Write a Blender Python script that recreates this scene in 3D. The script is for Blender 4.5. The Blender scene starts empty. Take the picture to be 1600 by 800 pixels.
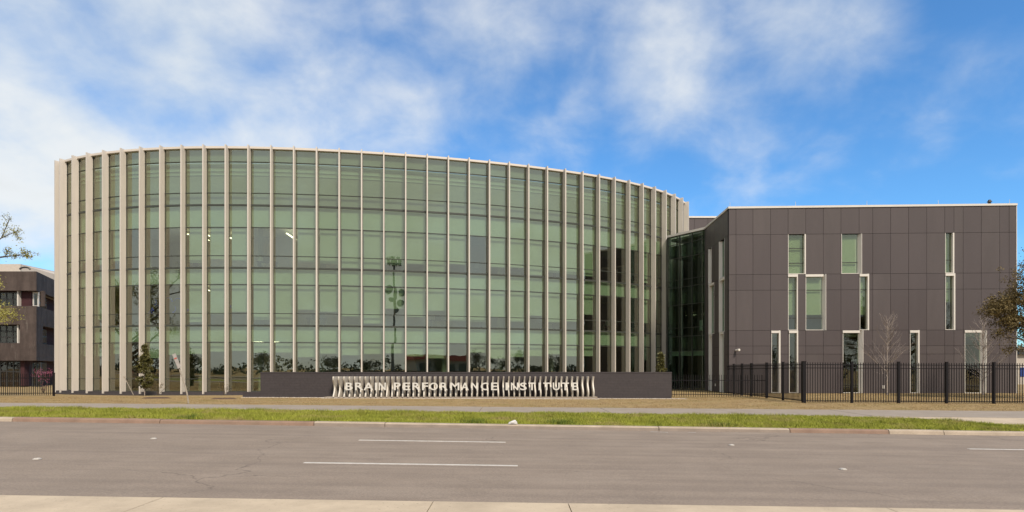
import bpy, math, random
import numpy as np
from mathutils import Vector, Matrix
random.seed(7); rng = np.random.default_rng(7)
S = bpy.context.scene
COL = S.collection
F = 950.0; HZ = 577.0; CZ = 1.79          # focal length in photo pixels, horizon row, eye height

# ------------------------------------------------------------------ camera
cam = bpy.data.cameras.new('camera'); camo = bpy.data.objects.new('camera', cam); COL.objects.link(camo)
camo.location = (0, 0, CZ); camo.rotation_euler = (math.radians(90), 0, 0)
cam.sensor_width = 36; cam.lens = 36 * F / 1600; cam.shift_y = (HZ - 400) / 1600
cam.clip_start = 0.1; cam.clip_end = 6000
S.camera = camo
S.render.resolution_x = 1024; S.render.resolution_y = 512
S.view_settings.view_transform = 'Standard'; S.view_settings.look = 'None'
S.view_settings.exposure = 0.85; S.view_settings.gamma = 1.0

# ------------------------------------------------------------------ node helper
class NT:
    def __init__(s, tree): s.t = tree; s.n = tree.nodes; s.l = tree.links
    def add(s, kind, inputs=None, **props):
        nd = s.n.new(kind)
        for k, v in props.items(): setattr(nd, k, v)
        for k, v in (inputs or {}).items():
            if isinstance(v, bpy.types.NodeSocket): s.l.new(v, nd.inputs[k])
            else: nd.inputs[k].default_value = v
        return nd
    def math(s, op, a, b=0.0, clamp=False):
        nd = s.add('ShaderNodeMath', {0: a, 1: b}, operation=op); nd.use_clamp = clamp; return nd.outputs[0]
    def mixc(s, f, a, b, blend='MIX'):
        nd = s.n.new('ShaderNodeMix'); nd.data_type = 'RGBA'; nd.blend_type = blend
        for i, v in ((0, f), (6, a), (7, b)):
            if isinstance(v, bpy.types.NodeSocket): s.l.new(v, nd.inputs[i])
            else: nd.inputs[i].default_value = v if i == 0 else (*v, 1) if len(v) == 3 else v
        return nd.outputs[2]
    def ramp(s, f, stops):
        nd = s.add('ShaderNodeValToRGB', {0: f}); e = nd.color_ramp.elements
        while len(e) < len(stops): e.new(0.5)
        for el, (p, c) in zip(e, stops):
            el.position = p; el.color = (c, c, c, 1) if not hasattr(c, '__len__') else (*c, 1)
        return nd.outputs[0]
    def smooth(s, v, a, b):
        nd = s.add('ShaderNodeMapRange', {0: v, 1: a, 2: b, 3: 0.0, 4: 1.0}, interpolation_type='SMOOTHSTEP'); return nd.outputs[0]

# ------------------------------------------------------------------ sky and sun
SUN_EL = math.radians(46); SUN_AZ = math.radians(152)      # azimuth clockwise from +Y: the sun stands behind the camera, to the right
w = bpy.data.worlds.new('World'); S.world = w; w.use_nodes = True
N = NT(w.node_tree); N.n.clear()
sky = N.add('ShaderNodeTexSky', sky_type='NISHITA'); sky.sun_disc = False
sky.sun_elevation = SUN_EL; sky.sun_rotation = SUN_AZ; sky.air_density = 1.0; sky.dust_density = 0.2; sky.ozone_density = 3.0
tc = N.add('ShaderNodeTexCoord'); D = tc.outputs['Generated']
sep = N.add('ShaderNodeSeparateXYZ', {0: D})
def dirv(px, py):
    v = Vector(((px - 800) / F, 1, (HZ - py) / F)); return v.normalized()
# cloud plane coordinates (flattened towards the horizon)
zz = N.math('ADD', N.math('MAXIMUM', sep.outputs[2], 0.0), 0.55)
cv = N.add('ShaderNodeVectorMath', {0: D, 1: N.add('ShaderNodeCombineXYZ', {0: zz, 1: zz, 2: zz}).outputs[0]}, operation='DIVIDE').outputs[0]
n1 = N.add('ShaderNodeTexNoise', {'Vector': cv, 'Scale': 2.6, 'Detail': 6.0, 'Roughness': 0.5, 'Distortion': 0.1}).outputs[0]
n2 = N.add('ShaderNodeTexNoise', {'Vector': cv, 'Scale': 8.0, 'Detail': 8.0, 'Roughness': 0.55, 'Distortion': 0.2}).outputs[0]
# soft cloud banks: where the larger masses of cloud stand in the sky
banks = [(40, 30, .34, .92), (230, 60, .26, 1.02), (60, 240, .24, 1.0), (200, 200, .20, .55), (340, 170, .26, .80), (500, 160, .24, .66), (620, 170, .22, .62), (760, 120, .20, .66),
         (930, 130, .18, .50), (1040, 110, .20, .70), (1180, 110, .20, .60), (1300, 30, .24, .72), (1500, 60, .26, .50), (1280, 205, .06, .40), (1180, 245, .06, .38), (900, -60, .25, .40)]
acc = None
for px, py, r, a in banks:
    d = N.add('ShaderNodeVectorMath', {0: D, 1: dirv(px, py)}, operation='DISTANCE').outputs['Value']
    m = N.math('MULTIPLY', N.math('SUBTRACT', 1.0, N.smooth(d, r * 0.15, r * 1.15)), a)
    acc = m if acc is None else N.math('MAXIMUM', acc, m)
# away from the view the same broken cover goes on, closing behind the camera as the mirrored sky in the glass shows
back = N.math('MULTIPLY', N.smooth(N.math('MULTIPLY', sep.outputs[1], -1.0), -0.5, 0.1), 1.5)
cover = N.math('MAXIMUM', acc, back)
nn = N.math('ADD', N.math('MULTIPLY', n1, 0.66), N.math('MULTIPLY', n2, 0.34))
cl = N.math('ADD', cover, N.math('MULTIPLY', N.math('SUBTRACT', nn, 0.5), 3.0))
mask = N.math('MULTIPLY', N.smooth(cl, 0.12, 1.25), 0.95)
blue = N.mixc(1.0, sky.outputs[0], (0.56, 0.97, 1.24), 'MULTIPLY')
shade = N.mixc(N.smooth(nn, 0.40, 0.64), (4.7, 5.15, 5.5), (5.8, 5.95, 5.95))
shade = N.mixc(N.math('MULTIPLY', N.smooth(cl, 1.22, 1.85), 0.75), shade, (3.3, 3.3, 3.1))   # thick cloud is greyer underneath
colr = N.mixc(mask, blue, shade)
bg = N.add('ShaderNodeBackground', {'Color': colr, 'Strength': 0.085})
N.l.new(bg.outputs[0], N.add('ShaderNodeOutputWorld').inputs[0])
sun = bpy.data.lights.new('sun', 'SUN'); suno = bpy.data.objects.new('sun', sun); COL.objects.link(suno)
sun.energy = 2.4; sun.angle = math.radians(9); sun.color = (1.0, 0.88, 0.73)
sd = Vector((math.sin(SUN_AZ) * math.cos(SUN_EL), math.cos(SUN_AZ) * math.cos(SUN_EL), math.sin(SUN_EL)))
suno.rotation_euler = sd.to_track_quat('Z', 'Y').to_euler(); suno.location = (0, -20, 60)

# ------------------------------------------------------------------ materials
def mat(name, base, rough=0.7, var=0.12, scale=3.0, metallic=0.0, spec=0.5, bump=0.0, bscale=40.0, extra=None, stretch=(1, 1, 1)):
    m = bpy.data.materials.new(name); m.use_nodes = True; T = NT(m.node_tree); p = T.n['Principled BSDF']
    o = T.add('ShaderNodeTexCoord').outputs['Object']
    g = T.add('ShaderNodeNewGeometry').outputs['Position']
    mp = T.add('ShaderNodeMapping', {0: g, 'Scale': stretch}).outputs[0]
    nz = T.add('ShaderNodeTexNoise', {'Vector': mp, 'Scale': scale, 'Detail': 6.0, 'Roughness': 0.6}).outputs[0]
    f = T.ramp(nz, [(0.3, 0.0), (0.7, 1.0)])
    b = np.array(base)
    c = T.mixc(f, tuple(np.clip(b * (1 - var), 0, 1)), tuple(np.clip(b * (1 + var), 0, 1)))
    if name.startswith('panel_skin'):        # sheets from different batches
        c = T.mixc(1.0, c, T.ramp(T.add('ShaderNodeObjectInfo').outputs['Random'], [(0.0, 0.90), (1.0, 1.0)]), 'MULTIPLY')
    if extra: c = extra(T, c, g)
    T.l.new(c, p.inputs['Base Color'])
    p.inputs['Roughness'].default_value = rough; p.inputs['Metallic'].default_value = metallic
    p.inputs['Specular IOR Level'].default_value = spec
    if bump:
        nb = T.add('ShaderNodeTexNoise', {'Vector': g, 'Scale': bscale, 'Detail': 4.0}).outputs[0]
        T.l.new(T.add('ShaderNodeBump', {'Height': nb, 'Strength': bump, 'Distance': 0.02}).outputs[0], p.inputs['Normal'])
    return m
def glass(name, tint, ior, wob=0.0, refl=(0.95, 0.94, 0.80)):
    m = bpy.data.materials.new(name); m.use_nodes = True; T = NT(m.node_tree); T.n.clear()
    geo = T.add('ShaderNodeNewGeometry')
    fr = T.add('ShaderNodeFresnel', {'IOR': ior})
    gl = T.add('ShaderNodeBsdfGlossy', {'Color': (*refl, 1), 'Roughness': 0.0})
    if wob:
        nz = T.add('ShaderNodeTexNoise', {'Vector': geo.outputs['Position'], 'Scale': 0.8, 'Detail': 1.0}).outputs[0]
        bp = T.add('ShaderNodeBump', {'Height': nz, 'Strength': wob, 'Distance': 0.05}).outputs[0]
        T.l.new(bp, gl.inputs['Normal'])
    tr = T.add('ShaderNodeBsdfTransparent', {'Color': (*tint, 1)})
    mx = T.add('ShaderNodeMixShader', {0: fr.outputs[0], 1: tr.outputs[0], 2: gl.outputs[0]})
    clr = T.add('ShaderNodeBsdfTransparent', {'Color': (1, 1, 1, 1)})      # inner face of the pane adds nothing
    m2 = T.add('ShaderNodeMixShader', {0: geo.outputs['Backfacing'], 1: mx.outputs[0], 2: clr.outputs[0]})
    T.l.new(m2.outputs[0], T.add('ShaderNodeOutputMaterial').inputs[0])
    return m
def emis(name, col, st):
    m = bpy.data.materials.new(name); m.use_nodes = True; T = NT(m.node_tree); T.n.clear()
    e = T.add('ShaderNodeEmission', {'Color': (*col, 1), 'Strength': st}); T.l.new(e.outputs[0], T.add('ShaderNodeOutputMaterial').inputs[0]); return m

def road_extra(T, c, g):
    # wheel-path polish, tar dirt and fine aggregate; long streaks run along the traffic
    mp = T.add('ShaderNodeMapping', {0: g, 'Scale': (0.03, 2.0, 1)}).outputs[0]
    st = T.add('ShaderNodeTexNoise', {'Vector': mp, 'Scale': 1.4, 'Detail': 5.0}).outputs[0]
    c = T.mixc(T.ramp(st, [(0.38, 0.42), (0.60, 0.0)]), c, (0.185, 0.15, 0.125))
    pt = T.add('ShaderNodeTexNoise', {'Vector': T.add('ShaderNodeMapping', {0: g, 'Scale': (0.35, 0.8, 1)}).outputs[0], 'Scale': 1.0, 'Detail': 6.0, 'Roughness': 0.65}).outputs[0]
    c = T.mixc(T.ramp(pt, [(0.50, 0.0), (0.68, 0.45)]), c, (0.35, 0.29, 0.235))
    ag = T.add('ShaderNodeTexNoise', {'Vector': g, 'Scale': 30.0, 'Detail': 4.0, 'Roughness': 0.85}).outputs[0]
    c = T.mixc(T.ramp(ag, [(0.45, 0.0), (0.72, 0.7)]), c, (0.15, 0.12, 0.105))
    c = T.mixc(T.ramp(ag, [(0.28, 0.6), (0.45, 0.0)]), c, (0.36, 0.29, 0.25))
    # a few wandering cracks
    wv = T.add('ShaderNodeTexNoise', {'Vector': g, 'Scale': 0.9, 'Detail': 5.0}).outputs['Color']
    v2 = T.add('ShaderNodeVectorMath', {0: g, 1: T.add('ShaderNodeVectorMath', {0: wv, 'Scale': 1.2}, operation='SCALE').outputs[0]}, operation='ADD').outputs[0]
    vo = T.add('ShaderNodeTexVoronoi', {'Vector': v2, 'Scale': 0.16}, feature='DISTANCE_TO_EDGE').outputs['Distance']
    ck = T.ramp(vo, [(0.0, 0.5), (0.0035, 0.0)])
    gate = T.ramp(T.add('ShaderNodeTexNoise', {'Vector': g, 'Scale': 0.25}).outputs[0], [(0.5, 0.0), (0.6, 1.0)])
    return T.mixc(T.math('MULTIPLY', ck, gate), c, (0.06, 0.05, 0.045))
def conc_extra(T, c, g):
    s = T.add('ShaderNodeTexNoise', {'Vector': g, 'Scale': 1.1, 'Detail': 7.0, 'Roughness': 0.7}).outputs[0]
    c = T.mixc(T.ramp(s, [(0.35, 0.35), (0.6, 0.0)]), c, (0.22, 0.17, 0.12))
    v = T.add('ShaderNodeTexNoise', {'Vector': g, 'Scale': 30.0, 'Detail': 2.0}).outputs[0]
    return T.mixc(T.ramp(v, [(0.66, 0.0), (0.74, 0.5)]), c, (0.12, 0.10, 0.08))
def stain_extra(T, c, g):
    mp = T.add('ShaderNodeMapping', {0: g, 'Scale': (1.0, 1.0, 0.22)}).outputs[0]
    s = T.add('ShaderNodeTexNoise', {'Vector': mp, 'Scale': 0.9, 'Detail': 8.0, 'Roughness': 0.7}).outputs[0]
    c = T.mixc(T.ramp(s, [(0.35, 0.85), (0.6, 0.0)]), c, (0.035, 0.024, 0.022))
    s2 = T.add('ShaderNodeTexNoise', {'Vector': mp, 'Scale': 2.3, 'Detail': 6.0, 'Roughness': 0.7}).outputs[0]
    return T.mixc(T.ramp(s2, [(0.58, 0.0), (0.72, 0.4)]), c, (0.23, 0.20, 0.18))
def lawn_extra(T, c, g):
    s = T.add('ShaderNodeTexNoise', {'Vector': g, 'Scale': 0.55, 'Detail': 8.0, 'Roughness': 0.7}).outputs[0]
    c = T.mixc(T.ramp(s, [(0.52, 0.0), (0.68, 0.55)]), c, (0.17, 0.16, 0.05))
    return T.mixc(T.ramp(s, [(0.30, 0.5), (0.45, 0.0)]), c, (0.17, 0.105, 0.06))
def verge_extra(T, c, g):
    s = T.add('ShaderNodeTexNoise', {'Vector': g, 'Scale': 0.8, 'Detail': 8.0, 'Roughness': 0.7}).outputs[0]
    c = T.mixc(T.ramp(s, [(0.50, 0.0), (0.66, 0.75)]), c, (0.30, 0.235, 0.11))
    return T.mixc(T.ramp(s, [(0.30, 0.7), (0.44, 0.0)]), c, (0.10, 0.135, 0.022))
def brick_extra(T, c, g):
    sp = T.add('ShaderNodeSeparateXYZ', {0: g})
    v = T.add('ShaderNodeCombineXYZ', {0: sp.outputs[0], 1: sp.outputs[2], 2: 0.0}).outputs[0]
    b = T.add('ShaderNodeTexBrick', {'Vector': v, 'Color1': (1, 1, 1, 1), 'Color2': (0.88, 0.88, 0.9, 1), 'Mortar': (0.8, 0.8, 0.8, 1), 'Scale': 1.0, 'Mortar Size': 0.012, 'Brick Width': 0.61, 'Row Height': 0.155})
    return T.mixc(1.0, c, b.outputs[0], 'MULTIPLY')

M = dict(
    fin=mat('fin_paint', (0.585, 0.54, 0.495), 0.42, 0.05, 1.6, spec=0.4, stretch=(3, 3, .35)),
    coping=mat('coping_metal', (0.62, 0.565, 0.51), 0.4, 0.03, 1.0),
    mull=mat('mullion_metal', (0.045, 0.05, 0.042), 0.4, 0.05),
    white=mat('white_metal', (0.62, 0.59, 0.55), 0.45, 0.04, 1.0),
    panel=mat('panel_skin', (0.082, 0.068, 0.0705), 0.45, 0.05, 0.35, spec=0.35, stretch=(3, 3, 0.4)),
    panelb=mat('panel_skin_worn', (0.086, 0.072, 0.0735), 0.48, 0.07, 0.5, spec=0.35, stretch=(3, 3, 0.4)),
    back=mat('joint_backing', (0.02, 0.018, 0.018), 0.8, 0.05),
    glass=glass('green_glass', (0.46, 0.575, 0.45), 3.0, 0.05, (0.98, 0.97, 0.80)),
    glass2=glass('green_glass_wing', (0.46, 0.56, 0.41), 2.3, 0.04),
    glassd=glass('dark_glass', (0.34, 0.46, 0.38), 1.85, 0.05, (0.72, 0.86, 0.74)),
    glassw=glass('clear_glass', (0.6, 0.65, 0.66), 1.9, 0.05),
    shade=mat('roller_shade_cloth', (0.62, 0.63, 0.54), 0.9, 0.05, 1.0),
    spandrel=mat('spandrel_white', (0.61, 0.635, 0.55), 0.7, 0.04, 0.6),
    greyback=mat('spandrel_grey', (0.44, 0.42, 0.36), 0.7, 0.10, 0.4, stretch=(0.5, 0.5, 3)),
    inner=mat('interior_plaster', (0.50, 0.47, 0.42), 0.9, 0.05),
    ceil=mat('interior_ceiling', (0.62, 0.60, 0.54), 0.9, 0.03),
    carpet=mat('interior_carpet', (0.14, 0.12, 0.11), 0.95, 0.1),
    furn=mat('interior_furniture', (0.06, 0.05, 0.05), 0.6, 0.2),
    strip=emis('ceiling_lamp_glow', (1.0, 0.86, 0.62), 3.5),
    blue=mat('blue_glass_art', (0.03, 0.06, 0.75), 0.2, 0.3, 4.0),
    plinth=mat('plinth_stone', (0.055, 0.046, 0.05), 0.7, 0.15, 5.0, bump=0.3),
    brick=mat('dark_brick', (0.046, 0.038, 0.041), 0.75, 0.14, 7.0, bump=0.4, bscale=25, extra=brick_extra),
    slat=mat('sign_slat_paint', (0.60, 0.56, 0.50), 0.45, 0.03, 1.0),
    letter=mat('sign_letter_paint', (0.62, 0.605, 0.575), 0.4, 0.02, 1.0),
    asphalt=mat('worn_asphalt', (0.27, 0.219, 0.175), 0.9, 0.10, 0.9, spec=0.25, bump=0.35, bscale=70, extra=road_extra),
    paint=mat('road_paint', (0.52, 0.49, 0.45), 0.7, 0.18, 9.0, bump=0.2),
    conc=mat('pale_concrete', (0.52, 0.425, 0.31), 0.85, 0.07, 1.6, bump=0.25, bscale=50, extra=conc_extra),
    kerbp=mat('kerb_concrete', (0.40, 0.33, 0.26), 0.85, 0.14, 2.0, bump=0.3, extra=conc_extra),
    kerbg=mat('kerb_grey_brown', (0.24, 0.195, 0.165), 0.9, 0.14, 2.0, bump=0.3),
    kerbb=mat('kerb_rusty', (0.24, 0.155, 0.115), 0.85, 0.18, 2.0, bump=0.3, extra=conc_extra),
    walk=mat('sidewalk_concrete', (0.30, 0.255, 0.215), 0.9, 0.08, 1.2, bump=0.2, extra=conc_extra),
    lawn=mat('dry_lawn', (0.30, 0.22, 0.115), 0.95, 0.22, 2.2, spec=0.1, bump=0.6, bscale=14, extra=lawn_extra),
    verge=mat('verge_turf', (0.23, 0.235, 0.038), 0.95, 0.2, 2.5, spec=0.1, bump=0.6, bscale=16, extra=verge_extra),
    blade=mat('grass_blade', (0.25, 0.265, 0.04), 0.8, 0.30, 1.2, spec=0.2, extra=verge_extra),
    weed=mat('weed_blade', (0.09, 0.13, 0.022), 0.8, 0.3, 2.0, spec=0.2),
    dryblade=mat('dry_grass_blade', (0.31, 0.22, 0.11), 0.85, 0.25, 1.6, spec=0.15, extra=lawn_extra),
    iron=mat('black_iron', (0.008, 0.007, 0.009), 0.6, 0.1, spec=0.2),
    board=mat('board_concrete', (0.085, 0.064, 0.058), 0.9, 0.22, 1.2, bump=0.5, bscale=4, extra=stain_extra),
    wine=mat('wine_plaster', (0.045, 0.013, 0.017), 0.85, 0.15),
    roofw=mat('roof_membrane', (0.48, 0.43, 0.38), 0.8, 0.06),
    dark=mat('dark_metal', (0.03, 0.03, 0.03), 0.5, 0.1),
    bark=mat('bark', (0.085, 0.065, 0.05), 0.95, 0.3, 8.0, bump=0.6),
    barkp=mat('pale_bark', (0.29, 0.245, 0.22), 0.9, 0.2, 8.0),
    leafy=mat('spring_leaf', (0.25, 0.235, 0.06), 0.6, 0.35, 1.5, spec=0.3),
    leafo=mat('oak_leaf', (0.125, 0.092, 0.034), 0.6, 0.45, 1.3, spec=0.3),
    leafg=mat('evergreen_leaf', (0.085, 0.080, 0.022), 0.55, 0.4, 3.0, spec=0.35),
    leafd=mat('far_leaf', (0.030, 0.036, 0.016), 0.7, 0.4, 0.6),
    pink=mat('pink_blossom', (0.34, 0.08, 0.16), 0.7, 0.3, 3.0),
    wood=mat('stake_wood', (0.30, 0.26, 0.215), 0.8, 0.15, 6.0),
    plate=mat('sign_plate_back', (0.36, 0.33, 0.31), 0.45, 0.12, 9.0),
    redp=mat('red_print', (0.45, 0.09, 0.06), 0.5, 0.2, 9.0),
    mulch=mat('mulch', (0.09, 0.05, 0.035), 0.95, 0.3, 9.0, bump=0.8),
    gravel=mat('pale_gravel', (0.46, 0.41, 0.37), 0.9, 0.3, 20.0),
    paper=mat('white_paper', (0.6, 0.58, 0.57), 0.7, 0.05, 8.0),
    redf=mat('red_fascia', (0.35, 0.035, 0.03), 0.5, 0.1),
    stucco=mat('far_stucco', (0.42, 0.38, 0.34), 0.9, 0.1),
    steel=mat('grey_steel', (0.12, 0.12, 0.12), 0.5, 0.1),
    bluecar=mat('car_blue', (0.02, 0.05, 0.22), 0.5, 0.1),
)

# ------------------------------------------------------------------ mesh and object helpers
class MB:
    def __init__(s): s.v = []; s.f = []
    def face(s, *pts):
        b = len(s.v); s.v += [tuple(p) for p in pts]; s.f.append(tuple(range(b, b + len(pts))))
    def hexa(s, p):                      # p: 4 bottom then 4 top corners, counter-clockwise seen from above
        b = len(s.v); s.v += [tuple(q) for q in p]
        for f in ((3, 2, 1, 0), (4, 5, 6, 7), (0, 1, 5, 4), (1, 2, 6, 5), (2, 3, 7, 6), (3, 0, 4, 7)): s.f.append(tuple(b + i for i in f))
    def box(s, x0, x1, y0, y1, z0, z1):
        s.hexa([(x0, y0, z0), (x1, y0, z0), (x1, y1, z0), (x0, y1, z0), (x0, y0, z1), (x1, y0, z1), (x1, y1, z1), (x0, y1, z1)])
    def obox(s, o, u, n, a0, a1, b0, b1, z0, z1):   # box along plan axes u (a) and n (b) from origin o
        P = lambda a, b, z: (o[0] + u[0] * a + n[0] * b, o[1] + u[1] * a + n[1] * b, z)
        q = [P(a0, b0, z0), P(a1, b0, z0), P(a1, b1, z0), P(a0, b1, z0), P(a0, b0, z1), P(a1, b0, z1), P(a1, b1, z1), P(a0, b1, z1)]
        if u[0] * n[1] - u[1] * n[0] < 0: q = [q[0], q[3], q[2], q[1], q[4], q[7], q[6], q[5]]
        s.hexa(q)
    def prism(s, poly, z0, z1):          # plan polygon, counter-clockwise
        b = len(s.v); n = len(poly); s.v += [(p[0], p[1], z0) for p in poly] + [(p[0], p[1], z1) for p in poly]
        s.f.append(tuple(b + i for i in reversed(range(n)))); s.f.append(tuple(b + n + i for i in range(n)))
        for i in range(n): j = (i + 1) % n; s.f.append((b + i, b + j, b + n + j, b + n + i))
    def tube(s, p0, p1, r0, r1, k=5, cap=True):
        p0 = Vector(p0); p1 = Vector(p1); d = (p1 - p0)
        if d.length < 1e-6: return
        d.normalize(); a = d.orthogonal().normalized(); c = d.cross(a); b = len(s.v)
        for (p, r) in ((p0, r0), (p1, r1)):
            for i in range(k):
                t = 2 * math.pi * i / k; s.v.append(tuple(p + (a * math.cos(t) + c * math.sin(t)) * r))
        for i in range(k): j = (i + 1) % k; s.f.append((b + i, b + j, b + k + j, b + k + i))
        if cap: s.f.append(tuple(b + i for i in reversed(range(k)))); s.f.append(tuple(b + k + i for i in range(k)))
    def mesh(s, name, m):
        me = bpy.data.meshes.new(name); me.from_pydata(s.v, [], s.f); me.materials.append(m); me.update(); return me
    def build(s, name, m, parent=None, kind=None):
        return link(name, s.mesh(name, m), parent, kind)
def link(name, me, parent=None, kind=None, loc=None, rz=0.0):
    o = bpy.data.objects.new(name, me); COL.objects.link(o)
    if parent is not None: o.parent = parent
    if loc is not None: o.location = loc; o.rotation_euler = (0, 0, rz)
    if kind: o['kind'] = kind
    return o
def tag(o, label, cat, group=None):
    o['label'] = label; o['category'] = cat
    if group: o['group'] = group
    return o
def thing(name, label, cat, group=None):
    o = bpy.data.objects.new(name, None); COL.objects.link(o); o.empty_display_size = 0.5
    return tag(o, label, cat, group)
def seat(o, loc):                        # move a thing's base point under its parts, leaving the parts where they are
    o.location = loc
    for c in o.children: c.matrix_parent_inverse = Matrix.Translation(-Vector(loc))
def quads_mesh(name, V, m, n=4):
    me = bpy.data.meshes.new(name); k = len(V) // n
    me.vertices.add(len(V)); me.vertices.foreach_set('co', np.asarray(V, dtype=np.float32).ravel())
    me.loops.add(len(V)); me.loops.foreach_set('vertex_index', np.arange(len(V), dtype=np.int32))
    me.polygons.add(k); me.polygons.foreach_set('loop_start', np.arange(0, len(V), n, dtype=np.int32))
    try: me.polygons.foreach_set('loop_total', np.full(k, n, dtype=np.int32))
    except Exception: pass
    me.materials.append(m); me.update(calc_edges=True); return me
def W(px, py, Y): return Vector(((px - 800) / F * Y, Y, CZ + (HZ - py) / F * Y))
def X_(px, Y): return (px - 800) / F * Y
def Z_(py, Y): return CZ + (HZ - py) / F * Y

# ------------------------------------------------------------------ terrain
def xc(X): return 70 * np.tanh(np.asarray(X, float) / 70)
def zr(X, Y=0): return 0.04 - 0.0145 * xc(X)
_GY = np.array([-3000, 17.95, 18.10, 22.7, 26.2, 36.7, 46, 70, 5000.]); _GB = np.array([-.06, -.06, .13, .14, .14, .045, -.10, -.08, -.05])
_GS = np.array([.0145, .0145, .0145, .0105, .0085, .003, -.0035, 0, 0])
def zg(X, Y): return np.interp(Y, _GY, _GB) - np.interp(Y, _GY, _GS) * xc(X)
def gp(px, py):                          # where the sight line through a photo pixel meets the ground beyond the kerb
    lo, hi = 18.12, 70.0
    for _ in range(50):
        mid = (lo + hi) / 2
        if CZ + (HZ - py) / F * mid > zg((px - 800) / F * mid, mid) + 0.03: lo = mid
        else: hi = mid
    return ((px - 800) / F * lo, lo)
xs = np.unique(np.concatenate([np.linspace(-80, 80, 81), np.geomspace(85, 3000, 14), -np.geomspace(85, 3000, 14)]))
ys = np.unique(np.concatenate([[-3000, -800, -300, -150, -80, -40, -20, -10, 0, 10, 17.95, 18.10, 18.2, 20, 22.7, 24.5, 26.2], np.linspace(28, 70, 29), [80, 100, 150, 300, 800, 3000, 5000]]))
GX, GY_ = np.meshgrid(xs, ys); GZ = zg(GX, GY_) + np.where((GY_ > 27) & (GY_ < 45), 0.012 * np.sin(GX * 1.7) * np.sin(GY_ * 2.1), 0)
me = bpy.data.meshes.new('ground'); nx, ny = len(xs), len(ys)
me.from_pydata(np.c_[GX.ravel(), GY_.ravel(), GZ.ravel()].tolist(), [], [(j * nx + i, j * nx + i + 1, (j + 1) * nx + i + 1, (j + 1) * nx + i) for j in range(ny - 1) for i in range(nx - 1)])
me.materials.append(M['lawn']); link('ground', me, kind='structure')

def strip(mb, X0, X1, Y0, Y1, top, bot, zf, ch=0.0):
    q = [(x, y, float(zf(x, y)) + bot) for x, y in ((X0, Y0), (X1, Y0), (X1, Y1), (X0, Y1))] + [(x, y, float(zf(x, y)) + top) for x, y in ((X0, Y0), (X1, Y0), (X1, Y1), (X0, Y1))]
    mb.hexa(q)
def sheet(name, X0, X1, Y0, Y1, off, zf, m, parent=None, kind=None, nxx=60, nyy=4):
    a = np.linspace(X0, X1, nxx); b = np.linspace(Y0, Y1, nyy); A, B = np.meshgrid(a, b)
    me = bpy.data.meshes.new(name)
    me.from_pydata(np.c_[A.ravel(), B.ravel(), (zf(A, B) + off).ravel()].tolist(), [], [(j * nxx + i, j * nxx + i + 1, (j + 1) * nxx + i + 1, (j + 1) * nxx + i) for j in range(nyy - 1) for i in range(nxx - 1)])
    me.materials.append(m); return link(name, me, parent, kind)
road = sheet('road', -260, 260, 7.3, 17.95, 0.0, zr, M['asphalt'], kind='structure', nxx=200)
sheet('road', -260, 260, -14, -3, 0.0, zr, M['asphalt'], kind='structure', nxx=200)
# painted lane dashes on the near carriageway
def dash(px0, px1, Y, wd=0.11):
    mb = MB(); a = X_(px0, Y); b = X_(px1, Y); n = 8
    for i in range(n):
        strip(mb, a + (b - a) * i / n, a + (b - a) * (i + 1) / n, Y - wd / 2, Y + wd / 2, 0.005, -0.01, zr)
    return mb.build('lane_line', M['paint'], road)
dash(561, 790, 14.55); dash(475, 809, 11.03); dash(1513, 1770, 14.55); dash(-560, -120, 14.55)
# raised white markers in the empty part of the lane lines
mk = MB()
mk.prism([(0.055 * math.cos(t * math.pi / 5), 0.055 * math.sin(t * math.pi / 5)) for t in range(10)], 0, 0.012)
mk.prism([(0.040 * math.cos(t * math.pi / 5), 0.040 * math.sin(t * math.pi / 5)) for t in range(10)], 0.012, 0.022)
mkm = mk.mesh('pavement_marker', M['paint'])
for px, py, lab in ((240, 686, 'small white raised road marker left of the farther lane dash'), (58, 718, 'small white raised road marker nearest the left edge of the road'),
                    (1143, 696, 'small white raised road marker right of the farther lane dash'), (1317, 734, 'small white raised road marker nearest the camera on the right')):
    Y = (CZ - 0.04) * F / (py - HZ)
    for _ in range(8): Y = (CZ - float(zr(X_(px, Y)))) * F / (py - HZ)
    o = link('pavement_marker', mkm, loc=(X_(px, Y), Y, float(zr(X_(px, Y))) + 0.004)); o.scale = (1.25, 1.25, 1.0)
    tag(o, lab, 'road marker', 'raised markers on the road')
# far kerb in cast sections
kerb = bpy.data.objects.new('kerb', None); COL.objects.link(kerb); kerb['kind'] = 'structure'
jn = [-1500, -1270, -1040, -810, -600, -400, -200, 18, 249, 490, 601, 1030, 1235, 1390, 1476, 1640, 1850, 2080, 2300, 2560, 2800]
for i, (a, b) in enumerate(zip(jn[:-1], jn[1:])):
    X0 = X_(a, 17.9) + 0.012; X1 = X_(b, 17.9) - 0.012; mb = MB(); dz = random.uniform(-.008, .008)
    for k in range(2):
        xa = X0 + (X1 - X0) * k / 2; xb = X0 + (X1 - X0) * (k + 1) / 2
        q = []
        prof = [(17.90, -0.05), (17.93, 0.085 + dz), (17.965, 0.118 + dz), (18.12, 0.125 + dz), (18.12, -0.05)]
        base = len(mb.v)
        for x in (xa, xb): mb.v += [(x, y, float(zr(x)) + z) for y, z in prof]
        for j in range(4): mb.f.append((base + j, base + j + 1, base + 6 + j, base + 5 + j)[::-1])
        mb.f.append(tuple(base + j for j in range(5))); mb.f.append(tuple(base + 5 + j for j in reversed(range(5))))
    o = mb.build('kerb_section', M['kerbb'] if (a, b) in ((18, 249), (249, 490), (1235, 1390)) else M['kerbp'], kerb)
    if 480 < a < 1100:                   # front faces of these sections in a darker grey-brown
        o.data.materials.append(M['kerbg'])
        for k in (0, 6): o.data.polygons[k].material_index = 1
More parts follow.
